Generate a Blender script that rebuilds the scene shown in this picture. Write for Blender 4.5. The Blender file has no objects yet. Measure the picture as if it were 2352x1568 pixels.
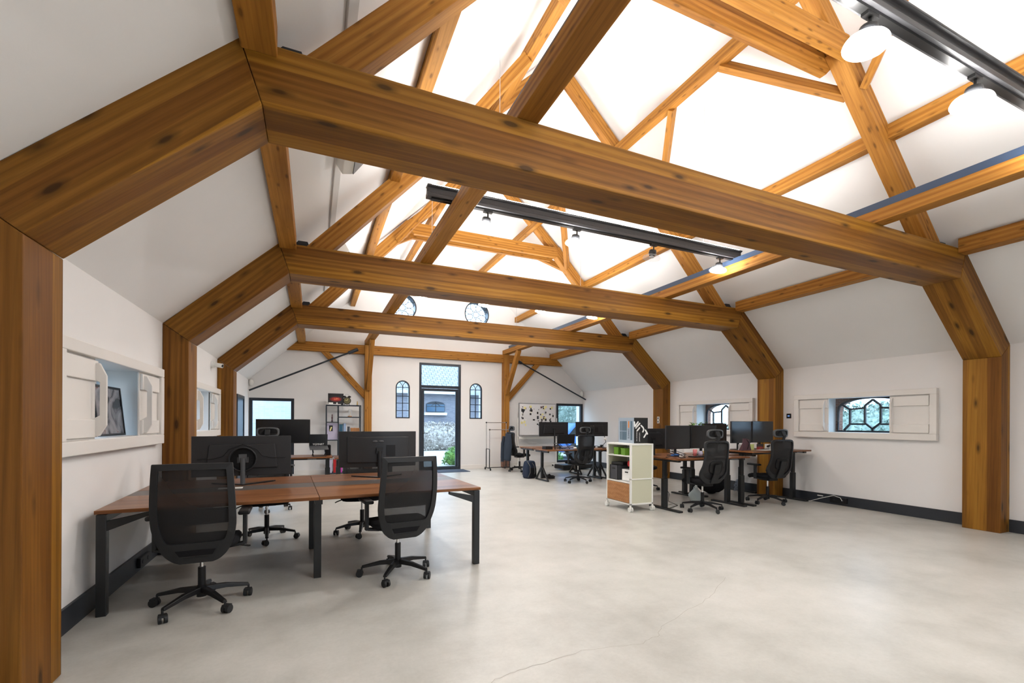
import bpy, bmesh, math, random
from mathutils import Matrix, Vector
random.seed(7)
PI = math.pi
S = bpy.context.scene
COL = S.collection
# ------------------------------------------------------------------ camera, sky, exposure
FPX = 1051.97
cd = bpy.data.cameras.new('camera'); cam = bpy.data.objects.new('camera', cd); COL.objects.link(cam)
cd.sensor_fit = 'HORIZONTAL'; cd.sensor_width = 36.0; cd.lens = FPX * 36.0 / 2352.0
cd.shift_x = 0.0; cd.shift_y = (971.06 - 784.0) / 2352.0
cd.clip_start = 0.05; cd.clip_end = 300
cam.matrix_world = Matrix.Translation((0, 0, 1.39)) @ Matrix.Rotation(-0.4093, 4, 'Z') @ Matrix.Rotation(PI / 2, 4, 'X') @ Matrix.Rotation(0.0049, 4, 'Z')
S.camera = cam
W = bpy.data.worlds.new('sky'); S.world = W; W.use_nodes = True
bgn = W.node_tree.nodes['Background']
bgn.inputs[0].default_value = (0.58, 0.78, 1.0, 1); bgn.inputs[1].default_value = 5.0
S.view_settings.view_transform = 'Standard'; S.view_settings.look = 'None'
S.view_settings.exposure = 0.2; S.view_settings.gamma = 1.0; S.view_settings.use_curve_mapping = False
LAMP_E = 190.0        # emission of the glowing lamp discs
FILL_STRIP_E = 90.0       # added uplight strips on the light beams, to brighten the roof

# ------------------------------------------------------------------ materials
def mat(name, color=(0.8, 0.8, 0.8), rough=0.5, metal=0.0, emit=None, es=0.0, alpha=1.0, spec=0.5, coat=0.0):
    m = bpy.data.materials.new(name); m.use_nodes = True
    b = m.node_tree.nodes['Principled BSDF']
    b.inputs['Base Color'].default_value = (*color, 1); b.inputs['Roughness'].default_value = rough
    b.inputs['Metallic'].default_value = metal; b.inputs['Specular IOR Level'].default_value = spec
    b.inputs['Coat Weight'].default_value = coat
    if emit: b.inputs['Emission Color'].default_value = (*emit, 1); b.inputs['Emission Strength'].default_value = es
    b.inputs['Alpha'].default_value = alpha
    return m

class NT:
    def __init__(s, m): s.t = m.node_tree; s.b = s.t.nodes['Principled BSDF']
    def n(s, k, **kw):
        x = s.t.nodes.new(k)
        for a, v in kw.items():
            if a.startswith('_'): setattr(x, a[1:], v)
            else: x.inputs[a.replace('_', ' ')].default_value = v
        return x
    def l(s, a, b): s.t.links.new(a, b)
    def math(s, op, a, b=None, c=None):
        x = s.t.nodes.new('ShaderNodeMath'); x.operation = op
        for i, q in enumerate((a, b, c)):
            if q is None: continue
            if isinstance(q, (int, float)): x.inputs[i].default_value = q
            else: s.l(q, x.inputs[i])
        return x.outputs[0]
    def ramp(s, fac, stops):
        r = s.t.nodes.new('ShaderNodeValToRGB'); e = r.color_ramp.elements
        while len(e) < len(stops): e.new(0.5)
        for q, (p, c) in zip(e, stops): q.position = p; q.color = (*c, 1)
        s.l(fac, r.inputs[0]); return r.outputs[0]
    def mix(s, fac, a, b, mode='MIX'):
        x = s.t.nodes.new('ShaderNodeMix'); x.data_type = 'RGBA'; x.blend_type = mode
        for i, q in ((0, fac), (6, a), (7, b)):
            if isinstance(q, (int, float)): x.inputs[i].default_value = q
            elif isinstance(q, tuple): x.inputs[i].default_value = (*q, 1)
            else: s.l(q, x.inputs[i])
        return x.outputs[2]
    def coords(s, scale, rand=True):
        tc = s.n('ShaderNodeTexCoord'); mp = s.n('ShaderNodeMapping'); mp.inputs['Scale'].default_value = scale
        s.l(tc.outputs['Object'], mp.inputs['Vector'])
        if rand:
            oi = s.n('ShaderNodeObjectInfo'); cb = s.n('ShaderNodeCombineXYZ')
            s.l(s.math('MULTIPLY', oi.outputs['Random'], 37.0), cb.inputs[0]); s.l(s.math('MULTIPLY', oi.outputs['Random'], 91.0), cb.inputs[1])
            s.l(s.math('MULTIPLY', oi.outputs['Random'], 53.0), cb.inputs[2]); s.l(cb.outputs[0], mp.inputs['Location'])
        return mp.outputs[0]
    def bump(s, h, st, d=0.01):
        b = s.n('ShaderNodeBump'); b.inputs['Strength'].default_value = st; b.inputs['Distance'].default_value = d
        s.l(h, b.inputs['Height']); s.l(b.outputs[0], s.b.inputs['Normal'])

def wood(name, dark, mid, light, lam=0.0, rough=0.5, knot=1.0, gs=1.0, ks=1.0):
    m = mat(name, mid, rough, spec=0.22); t = NT(m)
    v = t.coords((0.45 * gs, 5 * gs, 5 * gs))
    n1 = t.n('ShaderNodeTexNoise', Scale=0.8, Detail=7.0, Roughness=0.6, Distortion=0.9); t.l(v, n1.inputs['Vector'])
    v2 = t.coords((2.2 * gs * ks, 7.0 * gs * ks, 7.0 * gs * ks))
    vo = t.n('ShaderNodeTexVoronoi', Scale=1.0, Randomness=1.0); t.l(v2, vo.inputs['Vector'])
    # growth rings flow round the knots
    ve = t.n('ShaderNodeVectorMath', _operation='SCALE'); t.l(v, ve.inputs[0]); ve.inputs['Scale'].default_value = 1.0
    w = t.n('ShaderNodeTexWave', _wave_type='BANDS', _bands_direction='Z', Scale=1.1, Distortion=7.0, Detail=3.0); w.inputs['Detail Scale'].default_value = 0.8
    t.l(ve.outputs[0], w.inputs['Vector'])
    f = t.math('ADD', t.math('MULTIPLY', n1.outputs[0], 0.72), t.math('MULTIPLY', w.outputs[0], 0.20))
    c = t.ramp(f, [(0.22, dark), (0.46, mid), (0.78, light)])
    v3 = t.coords((1.5 * gs, 70 * gs, 70 * gs))
    n3 = t.n('ShaderNodeTexNoise', Scale=1.0, Detail=4.0, Roughness=0.7); t.l(v3, n3.inputs['Vector'])
    c = t.mix(0.42, c, t.ramp(n3.outputs[0], [(0.3, (0.5, 0.47, 0.45)), (0.65, (1.12, 1.12, 1.12))]), 'MULTIPLY')
    v4 = t.coords((0.30 * gs, 9.0 * gs, 9.0 * gs))
    w2 = t.n('ShaderNodeTexWave', _wave_type='BANDS', _bands_direction='DIAGONAL', Scale=1.9, Distortion=5.0, Detail=3.0); w2.inputs['Detail Scale'].default_value = 1.2
    t.l(v4, w2.inputs['Vector'])
    c = t.mix(0.22, c, t.ramp(w2.outputs[0], [(0.0, (0.50, 0.44, 0.40)), (0.22, (0.95, 0.94, 0.92)), (1.0, (1.08, 1.08, 1.05))]), 'MULTIPLY')
    if lam:
        tc = t.n('ShaderNodeTexCoord'); sx = t.n('ShaderNodeSeparateXYZ'); t.l(tc.outputs['Object'], sx.inputs[0])
        oi = t.n('ShaderNodeObjectInfo')
        k = t.math('FLOOR', t.math('MULTIPLY', t.math('ADD', t.math('ADD', sx.outputs[2], sx.outputs[1]), 5.04), 10.0))
        wn = t.n('ShaderNodeTexWhiteNoise', _noise_dimensions='1D'); t.l(t.math('ADD', k, t.math('MULTIPLY', oi.outputs['Random'], 77.0)), wn.inputs[1])
        c = t.mix(lam, c, t.ramp(wn.outputs[0], [(0.0, (0.62, 0.50, 0.44)), (0.45, (0.90, 0.88, 0.86)), (0.6, (1.12, 1.16, 1.0)), (1.0, (1.5, 1.6, 1.2))]), 'MULTIPLY')
    if knot:
        kf = t.ramp(vo.outputs['Distance'], [(0.10, (1, 1, 1)), (0.14, (0.5, 0.5, 0.5)), (0.24, (0, 0, 0))])
        c = t.mix(t.math('MULTIPLY', kf, 0.85 * knot), c, tuple(x * 0.22 for x in dark))
    t.l(c, t.b.inputs['Base Color'])
    t.bump(n3.outputs[0], 0.12, 0.004)
    return m

M = {}
M['glulam'] = wood('glulam_pine', (0.14, 0.055, 0.006), (0.24, 0.102, 0.013), (0.33, 0.155, 0.024), lam=0.75, rough=0.52)
M['pine'] = wood('old_pine', (0.22, 0.084, 0.011), (0.38, 0.165, 0.027), (0.53, 0.26, 0.055), lam=0, rough=0.6, knot=0.7, ks=1.9)
M['walnut'] = wood('walnut_laminate', (0.10, 0.036, 0.013), (0.22, 0.085, 0.030), (0.38, 0.18, 0.075), rough=0.30, knot=0, gs=1.5)
M['walnut_edge'] = mat('walnut_edge', (0.17, 0.085, 0.04), 0.4)
M['door_wood'] = wood('caramel_oak', (0.36, 0.16, 0.06), (0.44, 0.21, 0.085), (0.5, 0.26, 0.11), rough=0.5, knot=0, gs=.8)

def paint(name, col, rough=0.85, b=0.04):
    m = mat(name, col, rough, spec=0.2); t = NT(m)
    v = t.coords((1, 1, 1), False)
    n = t.n('ShaderNodeTexNoise', Scale=2.2, Detail=4.0); t.l(v, n.inputs['Vector'])
    t.l(t.mix(n.outputs[0], tuple(x * 0.975 for x in col), tuple(min(1, x * 1.02) for x in col)), t.b.inputs['Base Color'])
    n2 = t.n('ShaderNodeTexNoise', Scale=60.0, Detail=3.0); t.l(v, n2.inputs['Vector'])
    t.bump(n2.outputs[0], b, 0.01); return m
M['wall'] = paint('white_plaster', (0.82, 0.81, 0.80))
M['ceil'] = paint('white_ceiling_plaster', (0.82, 0.815, 0.805))
M['joinery'] = paint('white_joinery_paint', (0.80, 0.775, 0.74), 0.5, 0.01)
M['base'] = mat('anthracite_skirting', (0.022, 0.026, 0.033), 0.45)
M['frame_dark'] = mat('anthracite_window_metal', (0.012, 0.018, 0.028), 0.35)
M['iron'] = mat('dark_iron', (0.010, 0.014, 0.020), 0.5)
M['steel'] = mat('grey_painted_steel', (0.06, 0.06, 0.064), 0.45, 0.2)
M['steel_blue'] = mat('blue_grey_steel', (0.035, 0.06, 0.11), 0.4, 0.2)
M['track'] = mat('black_track', (0.015, 0.015, 0.015), 0.3, 0.4)
M['black'] = mat('black_plastic', (0.008, 0.008, 0.009), 0.42, spec=0.35)
M['black2'] = mat('charcoal_plastic', (0.015, 0.016, 0.018), 0.5, spec=0.4)
M['moncase'] = mat('monitor_case_plastic', (0.022, 0.022, 0.024), 0.38, spec=0.45)
M['grey'] = mat('mid_grey_plastic', (0.075, 0.078, 0.082), 0.45)
M['fabric'] = mat('black_fabric', (0.013, 0.013, 0.015), 0.95, spec=0.15)
M['screen'] = mat('black_glass_screen', (0.010, 0.011, 0.013), 0.18)
M['pwm'] = mat('black_powder_coat', (0.012, 0.013, 0.014), 0.38)
M['deskgrey'] = mat('grey_laminate_strip', (0.10, 0.09, 0.085), 0.4)
M['chrome'] = mat('chrome', (0.7, 0.7, 0.7), 0.18, 1.0)
M['alu'] = mat('aluminium', (0.55, 0.56, 0.58), 0.35, 0.9)
M['white'] = mat('white_lacquer', (0.82, 0.82, 0.78), 0.4)
M['paper'] = mat('white_paper', (0.85, 0.85, 0.83), 0.8)
M['lilac'] = mat('lilac_board', (0.50, 0.47, 0.62), 0.6)
M['green'] = mat('green_card', (0.13, 0.30, 0.015), 0.6)
M['lime'] = mat('yellow_green_paper', (0.62, 0.68, 0.25), 0.7)
M['yellow'] = mat('yellow_paper', (0.85, 0.78, 0.35), 0.8)
M['red'] = mat('red_plastic', (0.5, 0.005, 0.008), 0.35)
M['pink'] = mat('pink_plastic', (0.75, 0.23, 0.24), 0.4)
M['blue'] = mat('blue_plastic', (0.03, 0.13, 0.42), 0.45)
M['navy'] = mat('navy_cloth', (0.012, 0.022, 0.05), 0.9)
M['slate'] = mat('slate_blue_cloth', (0.018, 0.027, 0.042), 0.95)
M['bluepale'] = mat('pale_blue_card', (0.30, 0.42, 0.62), 0.6)
M['teal'] = mat('petrol_card', (0.02, 0.10, 0.17), 0.6)
M['orange'] = mat('orange_card', (0.75, 0.25, 0.05), 0.6)
M['wine'] = mat('burgundy_case', (0.10, 0.045, 0.055), 0.7)
M['bin'] = mat('dark_grey_box', (0.055, 0.058, 0.068), 0.7)
M['magenta'] = mat('magenta_card', (0.45, 0.03, 0.35), 0.5)
M['brass'] = mat('gold_metal', (0.55, 0.40, 0.16), 0.35, 0.9)
M['casefront'] = mat('silver_blue_panel', (0.42, 0.50, 0.58), 0.35, 0.3)
M['caseglass'] = mat('blue_grey_panel', (0.10, 0.15, 0.19), 0.2)
M['glow'] = mat('lit_lamp', (1, 1, 1), 0.5, emit=(1.0, 0.97, 0.94), es=LAMP_E)
M['strip'] = mat('added_uplight_glow', (1, 1, 1), 0.5, emit=(1.0, 0.965, 0.935), es=FILL_STRIP_E)  # glow of the added roof uplights
M['unlit'] = mat('unlit_lamp_lens', (0.55, 0.56, 0.58), 0.2)

def leaf(name, a, b):
    m = mat(name, a, 0.6); t = NT(m)
    n = t.n('ShaderNodeTexNoise', Scale=6.0, Detail=3.0); t.l(t.coords((1, 1, 1)), n.inputs['Vector'])
    t.l(t.ramp(n.outputs[0], [(0.3, a), (0.7, b)]), t.b.inputs['Base Color']); return m
M['leaf'] = leaf('green_leaves', (0.03, 0.12, 0.02), (0.16, 0.33, 0.05))
M['hydrangea'] = leaf('dry_flower_heads', (0.20, 0.165, 0.14), (0.66, 0.60, 0.54))
M['hedge'] = leaf('grey_green_foliage', (0.10, 0.16, 0.12), (0.34, 0.42, 0.36))

def trans(name, col, f, rough=0.5):
    m = mat(name, col, rough); t = NT(m); out = t.t.nodes['Material Output']
    tr = t.n('ShaderNodeBsdfTransparent'); mx = t.n('ShaderNodeMixShader'); mx.inputs[0].default_value = f
    t.l(tr.outputs[0], mx.inputs[1]); t.l(t.b.outputs[0], mx.inputs[2]); t.l(mx.outputs[0], out.inputs[0]); return m
M['mesh'] = trans('black_chair_mesh', (0.008, 0.008, 0.009), 0.91, 0.8)
M['mesh2'] = trans('dense_black_chair_mesh', (0.009, 0.009, 0.010), 0.97, 0.85)
M['meshgreen'] = trans('cream_perforated_sheet', (0.62, 0.62, 0.47), 0.95, 0.6)
M['clearshade'] = trans('clear_glass_shade', (0.8, 0.82, 0.85), 0.22, 0.08)
def glass():
    m = mat('window_glass', (0.9, 0.95, 1.0), 0.02); t = NT(m); out = t.t.nodes['Material Output']
    tr = t.n('ShaderNodeBsdfTransparent'); tr.inputs[0].default_value = (0.93, 0.97, 1, 1)
    gl = t.n('ShaderNodeBsdfGlossy'); gl.inputs['Roughness'].default_value = 0.02
    lw = t.n('ShaderNodeLayerWeight', Blend=0.5); mx = t.n('ShaderNodeMixShader')
    t.l(t.math('ADD', t.math('MULTIPLY', t.math('POWER', lw.outputs['Facing'], 5.0), 0.55), 0.03), mx.inputs[0]); t.l(tr.outputs[0], mx.inputs[1]); t.l(gl.outputs[0], mx.inputs[2]); t.l(mx.outputs[0], out.inputs[0]); return m
M['glass'] = glass()
def perf():
    m = trans('perforated_lumbar_band', (0.012, 0.012, 0.013), 0.9, 0.6); t = NT(m)
    mx = [n for n in t.t.nodes if n.type == 'MIX_SHADER'][0]
    vo = t.n('ShaderNodeTexVoronoi', Scale=75.0, Randomness=0.25); t.l(t.coords((1, 1, 1), False), vo.inputs['Vector'])
    t.l(t.math('GREATER_THAN', vo.outputs['Distance'], 0.30), mx.inputs[0]); return m
M['perf'] = perf()
def floor_mat():
    m = mat('polished_concrete', (0.5, 0.48, 0.45), 0.3, spec=0.5); t = NT(m)
    v = t.coords((1, 1, 1), False)
    a = t.n('ShaderNodeTexNoise', Scale=0.6, Detail=4.0, Roughness=0.5); t.l(v, a.inputs['Vector'])
    b = t.n('ShaderNodeTexNoise', Scale=3.2, Detail=7.0, Roughness=0.6); t.l(v, b.inputs['Vector'])
    f = t.math('ADD', t.math('MULTIPLY', a.outputs[0], 0.6), t.math('MULTIPLY', b.outputs[0], 0.4))
    c = t.ramp(f, [(0.30, (0.36, 0.355, 0.325)), (0.5, (0.52, 0.515, 0.48)), (0.68, (0.63, 0.615, 0.58))])
    n5 = t.n('ShaderNodeTexNoise', Scale=38.0, Detail=5.0, Roughness=0.7); t.l(v, n5.inputs['Vector'])
    c = t.mix(0.25, c, t.ramp(n5.outputs[0], [(0.35, (0.80, 0.80, 0.79)), (0.6, (1.04, 1.04, 1.04))]), 'MULTIPLY')
    t.l(c, t.b.inputs['Base Color'])
    t.l(t.math('ADD', t.math('MULTIPLY', b.outputs[0], 0.10), 0.285), t.b.inputs['Roughness'])
    n2 = t.n('ShaderNodeTexNoise', Scale=14.0, Detail=4.0); t.l(v, n2.inputs['Vector']); t.bump(n2.outputs[0], 0.015, 0.01)
    return m
M['floor'] = floor_mat()
def brick(name, c1, c2, mortar, scale=4.4, bw=0.9, yz=False, ms=0.02):
    m = mat(name, c1, 0.9); t = NT(m)
    tc = t.n('ShaderNodeTexCoord'); sx = t.n('ShaderNodeSeparateXYZ'); t.l(tc.outputs['Object'], sx.inputs[0])
    cb = t.n('ShaderNodeCombineXYZ'); t.l(sx.outputs[0] if yz else t.math('ADD', sx.outputs[0], sx.outputs[1]), cb.inputs[0]); t.l(t.math('ADD', sx.outputs[1], sx.outputs[2]) if yz else sx.outputs[2], cb.inputs[1])
    b = t.n('ShaderNodeTexBrick', Scale=scale); b.inputs['Color1'].default_value = (*c1, 1); b.inputs['Color2'].default_value = (*c2, 1)
    b.inputs['Mortar'].default_value = (*mortar, 1); b.inputs['Mortar Size'].default_value = ms; b.inputs['Row Height'].default_value = 0.28; b.inputs['Brick Width'].default_value = bw
    t.l(cb.outputs[0], b.inputs['Vector']); t.l(b.outputs[0], t.b.inputs['Base Color']); return m
M['brick'] = brick('grey_brick', (0.20, 0.20, 0.24), (0.27, 0.265, 0.30), (0.33, 0.33, 0.35))
M['brickred'] = brick('weathered_red_brick', (0.16, 0.07, 0.045), (0.24, 0.11, 0.07), (0.3, 0.27, 0.24), 9.0)
M['brickwhite'] = brick('pale_brick', (0.52, 0.54, 0.56), (0.6, 0.61, 0.63), (0.66, 0.67, 0.68))
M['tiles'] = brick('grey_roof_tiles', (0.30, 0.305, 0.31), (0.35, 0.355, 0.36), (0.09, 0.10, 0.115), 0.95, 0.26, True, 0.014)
M['gravel'] = paint('pale_paving', (0.50, 0.50, 0.47), 0.95)
M['wbpattern'] = mat('whiteboard_enamel', (0.78, 0.78, 0.79), 0.25)
def poster():
    m = mat('grey_abstract_print', (0.2, 0.2, 0.22), 0.25); t = NT(m)
    v = t.coords((1, 1, 1), False)
    n = t.n('ShaderNodeTexNoise', Scale=4.5, Detail=6.0, Distortion=1.4); t.l(v, n.inputs['Vector'])
    c = t.ramp(n.outputs[0], [(0.36, (0.03, 0.03, 0.035)), (0.44, (0.20, 0.20, 0.22)), (0.56, (0.30, 0.29, 0.31)), (0.66, (0.17, 0.07, 0.045)), (0.74, (0.6, 0.58, 0.58))])
    t.l(c, t.b.inputs['Base Color']); return m
M['poster'] = poster()
def redbox():
    m = mat('black_box_red_print', (0.01, 0.01, 0.012), 0.35); t = NT(m)
    tc = t.n('ShaderNodeTexCoord'); mp = t.n('ShaderNodeMapping'); mp.inputs['Scale'].default_value = (5.5, 0, 13); t.l(tc.outputs['Object'], mp.inputs[0])
    g = t.n('ShaderNodeTexGradient', _gradient_type='SPHERICAL'); t.l(mp.outputs[0], g.inputs[0])
    n = t.n('ShaderNodeTexNoise', Scale=25.0, Detail=3.0); t.l(tc.outputs['Object'], n.inputs[0])
    t.l(t.ramp(t.math('MULTIPLY', g.outputs[1], n.outputs[0]), [(0.05, (0.012, 0.011, 0.013)), (0.3, (0.38, 0.02, 0.015)), (0.6, (0.8, 0.3, 0.12))]), t.b.inputs['Base Color'])
    return m
M['redprint'] = redbox()

# ------------------------------------------------------------------ mesh helpers
class MB:
    def __init__(s): s.v = []; s.f = []; s.sm = []
    def add(s, vs, fs, smooth=False):
        o = len(s.v); s.v += [tuple(v) for v in vs]; s.f += [tuple(i + o for i in f) for f in fs]; s.sm += [smooth] * len(fs); return s
    def box(s, x0, x1, y0, y1, z0, z1):
        return s.add([(x0, y0, z0), (x1, y0, z0), (x1, y1, z0), (x0, y1, z0), (x0, y0, z1), (x1, y0, z1), (x1, y1, z1), (x0, y1, z1)],
                     [(3, 2, 1, 0), (4, 5, 6, 7), (0, 1, 5, 4), (1, 2, 6, 5), (2, 3, 7, 6), (3, 0, 4, 7)])
    def obox(s, c, size, Mx):
        hx, hy, hz = [q / 2 for q in size]; vs = []
        for z in (-hz, hz):
            for x, y in ((-hx, -hy), (hx, -hy), (hx, hy), (-hx, hy)): vs.append(Vector(c) + Mx @ Vector((x, y, z)))
        return s.add(vs, [(3, 2, 1, 0), (4, 5, 6, 7), (0, 1, 5, 4), (1, 2, 6, 5), (2, 3, 7, 6), (3, 0, 4, 7)])
    def bar(s, p, q, w, h, up=(0, 0, 1)):
        p = Vector(p); q = Vector(q); d = (q - p); L = d.length; d.normalize(); u = Vector(up)
        sd = d.cross(u)
        if sd.length < 1e-4: sd = d.cross(Vector((1, 0, 0)))
        sd.normalize(); u = sd.cross(d).normalized()
        Mx = Matrix((d, sd, u)).transposed()
        return s.obox((p + q) / 2, (L, w, h), Mx)
    def cyl(s, p, q, r, r2=None, n=16, caps=True):
        p = Vector(p); q = Vector(q); r2 = r if r2 is None else r2; d = (q - p).normalized()
        a = d.cross(Vector((0, 0, 1)));
        if a.length < 1e-3: a = d.cross(Vector((1, 0, 0)))
        a.normalize(); b = d.cross(a); vs = []
        for c, rr in ((p, r), (q, r2)):
            for i in range(n):
                t = 2 * PI * i / n; vs.append(c + a * math.cos(t) * rr + b * math.sin(t) * rr)
        s.add(vs, [(i, (i + 1) % n, (i + 1) % n + n, i + n) for i in range(n)], True)
        if caps: s.add(vs, [tuple(range(n))[::-1], tuple(range(n, 2 * n))])
        return s
    def tube(s, pts, r, n=8, closed=False):
        P = [Vector(p) for p in pts]; m = len(P); rings = []; pa = None
        for i in range(m):
            if closed: d = P[(i + 1) % m] - P[i - 1]
            else: d = P[min(i + 1, m - 1)] - P[max(i - 1, 0)]
            d.normalize()
            if pa is None:
                a = d.cross(Vector((0, 0, 1)))
                if a.length < 1e-2: a = d.cross(Vector((0, 1, 0)))
            else: a = pa - d * pa.dot(d)
            a.normalize(); pa = a; b = d.cross(a)
            rr = r[i] if isinstance(r, (list, tuple)) else r
            rings.append([P[i] + (a * math.cos(2 * PI * k / n) + b * math.sin(2 * PI * k / n)) * rr for k in range(n)])
        vs = [v for rg in rings for v in rg]; fs = []
        for i in range(m if closed else m - 1):
            j = (i + 1) % m
            for k in range(n): fs.append((i * n + k, i * n + (k + 1) % n, j * n + (k + 1) % n, j * n + k))
        s.add(vs, fs, True)
        if not closed: s.add(vs, [tuple(range(n))[::-1], tuple(range((m - 1) * n, m * n))])
        return s
    def prism(s, poly, axis, a, b):
        def P(u, v, w): return {'x': (w, u, v), 'y': (u, w, v), 'z': (u, v, w)}[axis]
        n = len(poly); vs = [P(u, v, a) for u, v in poly] + [P(u, v, b) for u, v in poly]
        return s.add(vs, [tuple(range(n)), tuple(range(2 * n - 1, n - 1, -1))] + [(i, i + n, (i + 1) % n + n, (i + 1) % n) for i in range(n)])
    def ring(s, outer, inner, axis, a, b, fn=None):
        def P(u, v, w): return {'x': (w, u, v), 'y': (u, w, v), 'z': (u, v, w)}[axis]
        n = len(outer); vs = [P(u, v, a) for u, v in outer] + [P(u, v, a) for u, v in inner] + [P(u, v, b) for u, v in outer] + [P(u, v, b) for u, v in inner]
        if fn: vs = [fn(Vector(q)) for q in vs]
        fs = []
        for i in range(n):
            j = (i + 1) % n
            fs += [(i, j, n + j, n + i), (2 * n + i, 3 * n + i, 3 * n + j, 2 * n + j), (i, 2 * n + i, 2 * n + j, j), (n + i, n + j, 3 * n + j, 3 * n + i)]
        return s.add(vs, fs)
    def lathe(s, prof, c=(0, 0, 0), n=20, Mx=None):
        vs = []
        for r, z in prof:
            for k in range(n): vs.append(Vector((r * math.cos(2 * PI * k / n), r * math.sin(2 * PI * k / n), z)))
        if Mx is not None: vs = [Mx @ v for v in vs]
        vs = [v + Vector(c) for v in vs]; fs = []
        for i in range(len(prof) - 1):
            for k in range(n): fs.append((i * n + k, i * n + (k + 1) % n, (i + 1) * n + (k + 1) % n, (i + 1) * n + k))
        s.add(vs, fs, True); m = len(prof)
        return s.add(vs, [tuple(range(n))[::-1], tuple(range((m - 1) * n, m * n))])
    def ball(s, c, rx, ry=None, rz=None, n=12, m=8):
        ry = ry or rx; rz = rz or rx
        pr = [(math.sin(PI * (i + 0.02) / (m + 0.04)), -math.cos(PI * (i + 0.02) / (m + 0.04))) for i in range(m + 1)]
        return s.lathe(pr, c, n, Matrix.Diagonal((rx, ry, rz)))
    def warp(s, fn): s.v = [tuple(fn(Vector(v))) for v in s.v]; return s
    def build(s, name, m, parent=None, bevel=0.0, seg=2, subsurf=0, auto=True):
        me = bpy.data.meshes.new(name); me.from_pydata(s.v, [], s.f); 
        bm = bmesh.new(); bm.from_mesh(me)
        if auto: bmesh.ops.recalc_face_normals(bm, faces=bm.faces)
        bm.to_mesh(me); bm.free()
        for p, q in zip(me.polygons, s.sm): p.use_smooth = q
        for x in (m if isinstance(m, (list, tuple)) else [m]): me.materials.append(x)
        o = bpy.data.objects.new(name, me); COL.objects.link(o)
        if parent: o.parent = parent
        if bevel:
            b = o.modifiers.new('bevel', 'BEVEL'); b.width = bevel; b.segments = seg; b.limit_method = 'ANGLE'; b.angle_limit = math.radians(40)
        if subsurf:
            b = o.modifiers.new('sub', 'SUBSURF'); b.levels = subsurf; b.render_levels = subsurf
            for p in me.polygons: p.use_smooth = True
        return o

def wm(o): return (wm(o.parent) if o.parent else Matrix.Identity(4)) @ o.matrix_basis
def tag(o, label, cat, group=None):
    o['label'] = label; o['category'] = cat
    if group: o['group'] = group
    return o
def thing(name, label, cat, loc=(0, 0, 0), rz=0.0, group=None):
    o = bpy.data.objects.new(name, None); COL.objects.link(o); o.empty_display_size = 0.1
    o.location = loc; o.rotation_euler = (0, 0, rz); o.matrix_basis = Matrix.Translation(loc) @ Matrix.Rotation(rz, 4, 'Z')
    return tag(o, label, cat, group)
def struct(o): o['kind'] = 'structure'; return o
def sroot(name, loc=(0, 0, 0)):
    o = bpy.data.objects.new(name, None); COL.objects.link(o); o.location = loc; return struct(o)
def put(o, loc, rz=0.0): o.matrix_basis = Matrix.Translation(loc) @ Matrix.Rotation(rz, 4, 'Z'); return o
def dup(root, loc, rz, label, group=None):
    def cp(o, par):
        c = o.copy(); COL.objects.link(c); c.parent = par
        for ch in [x for x in o.children]: cp(ch, c)
        return c
    r = cp(root, None); put(r, loc, rz); r['label'] = label
    if group: r['group'] = group
    return r
def single(mb, name, m, label, cat, loc=(0, 0, 0), rz=0.0, group=None, bevel=0.0, **k):
    o = mb.build(name, m, None, bevel, **k); put(o, loc, rz); return tag(o, label, cat, group)

def timber_poly(name, poly, y0, y1, d, m, parent, bevel=0.006):
    """poly in world XZ; local X runs along the grain direction d (in XZ)"""
    dx = Vector((d[0], 0, d[1])).normalized(); dz = Vector((-dx.z, 0, dx.x))
    cx = sum(p[0] for p in poly) / len(poly); cz = sum(p[1] for p in poly) / len(poly); c = Vector((cx, (y0 + y1) / 2, cz))
    R = Matrix((dx, Vector((0, 1, 0)), dz)).transposed()
    if R.determinant() < 0: R = Matrix((dx, Vector((0, 1, 0)), -dz)).transposed()
    Mw = Matrix.Translation(c) @ R.to_4x4(); inv = Mw.inverted()
    b = MB().prism(poly, 'y', y0, y1); b.v = [tuple(inv @ Vector(v)) for v in b.v]
    o = b.build(name, m, parent, bevel)
    o.matrix_basis = (wm(parent).inverted() @ Mw) if parent else Mw
    return o
def timber(name, p, q, w, h, m, parent=None, up=(0, 0, 1), bevel=0.006):
    p = Vector(p); q = Vector(q); d = q - p; L = d.length; d.normalize(); u = Vector(up); sd = u.cross(d)
    if sd.length < 1e-3: sd = Vector((0, 1, 0)).cross(d)
    sd.normalize(); u = d.cross(sd); R = Matrix((d, sd, u)).transposed()
    Mw = Matrix.Translation((p + q) / 2) @ R.to_4x4()
    o = MB().box(-L / 2, L / 2, -w / 2, w / 2, -h / 2, h / 2).build(name, m, parent, bevel)
    o.matrix_basis = (wm(parent).inverted() @ Mw) if parent else Mw
    return o
def cut(o, cutters):
    for c in cutters:
        md = o.modifiers.new('b', 'BOOLEAN'); md.operation = 'DIFFERENCE'; md.object = c; md.solver = 'EXACT'
    bpy.context.view_layer.update()
    dg = bpy.context.evaluated_depsgraph_get(); me = bpy.data.meshes.new_from_object(o.evaluated_get(dg))
    o.modifiers.clear(); o.data = me
    for c in cutters: bpy.data.objects.remove(c)
def cbox(*a): return MB().box(*a).build('cutter', M['wall'])
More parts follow.
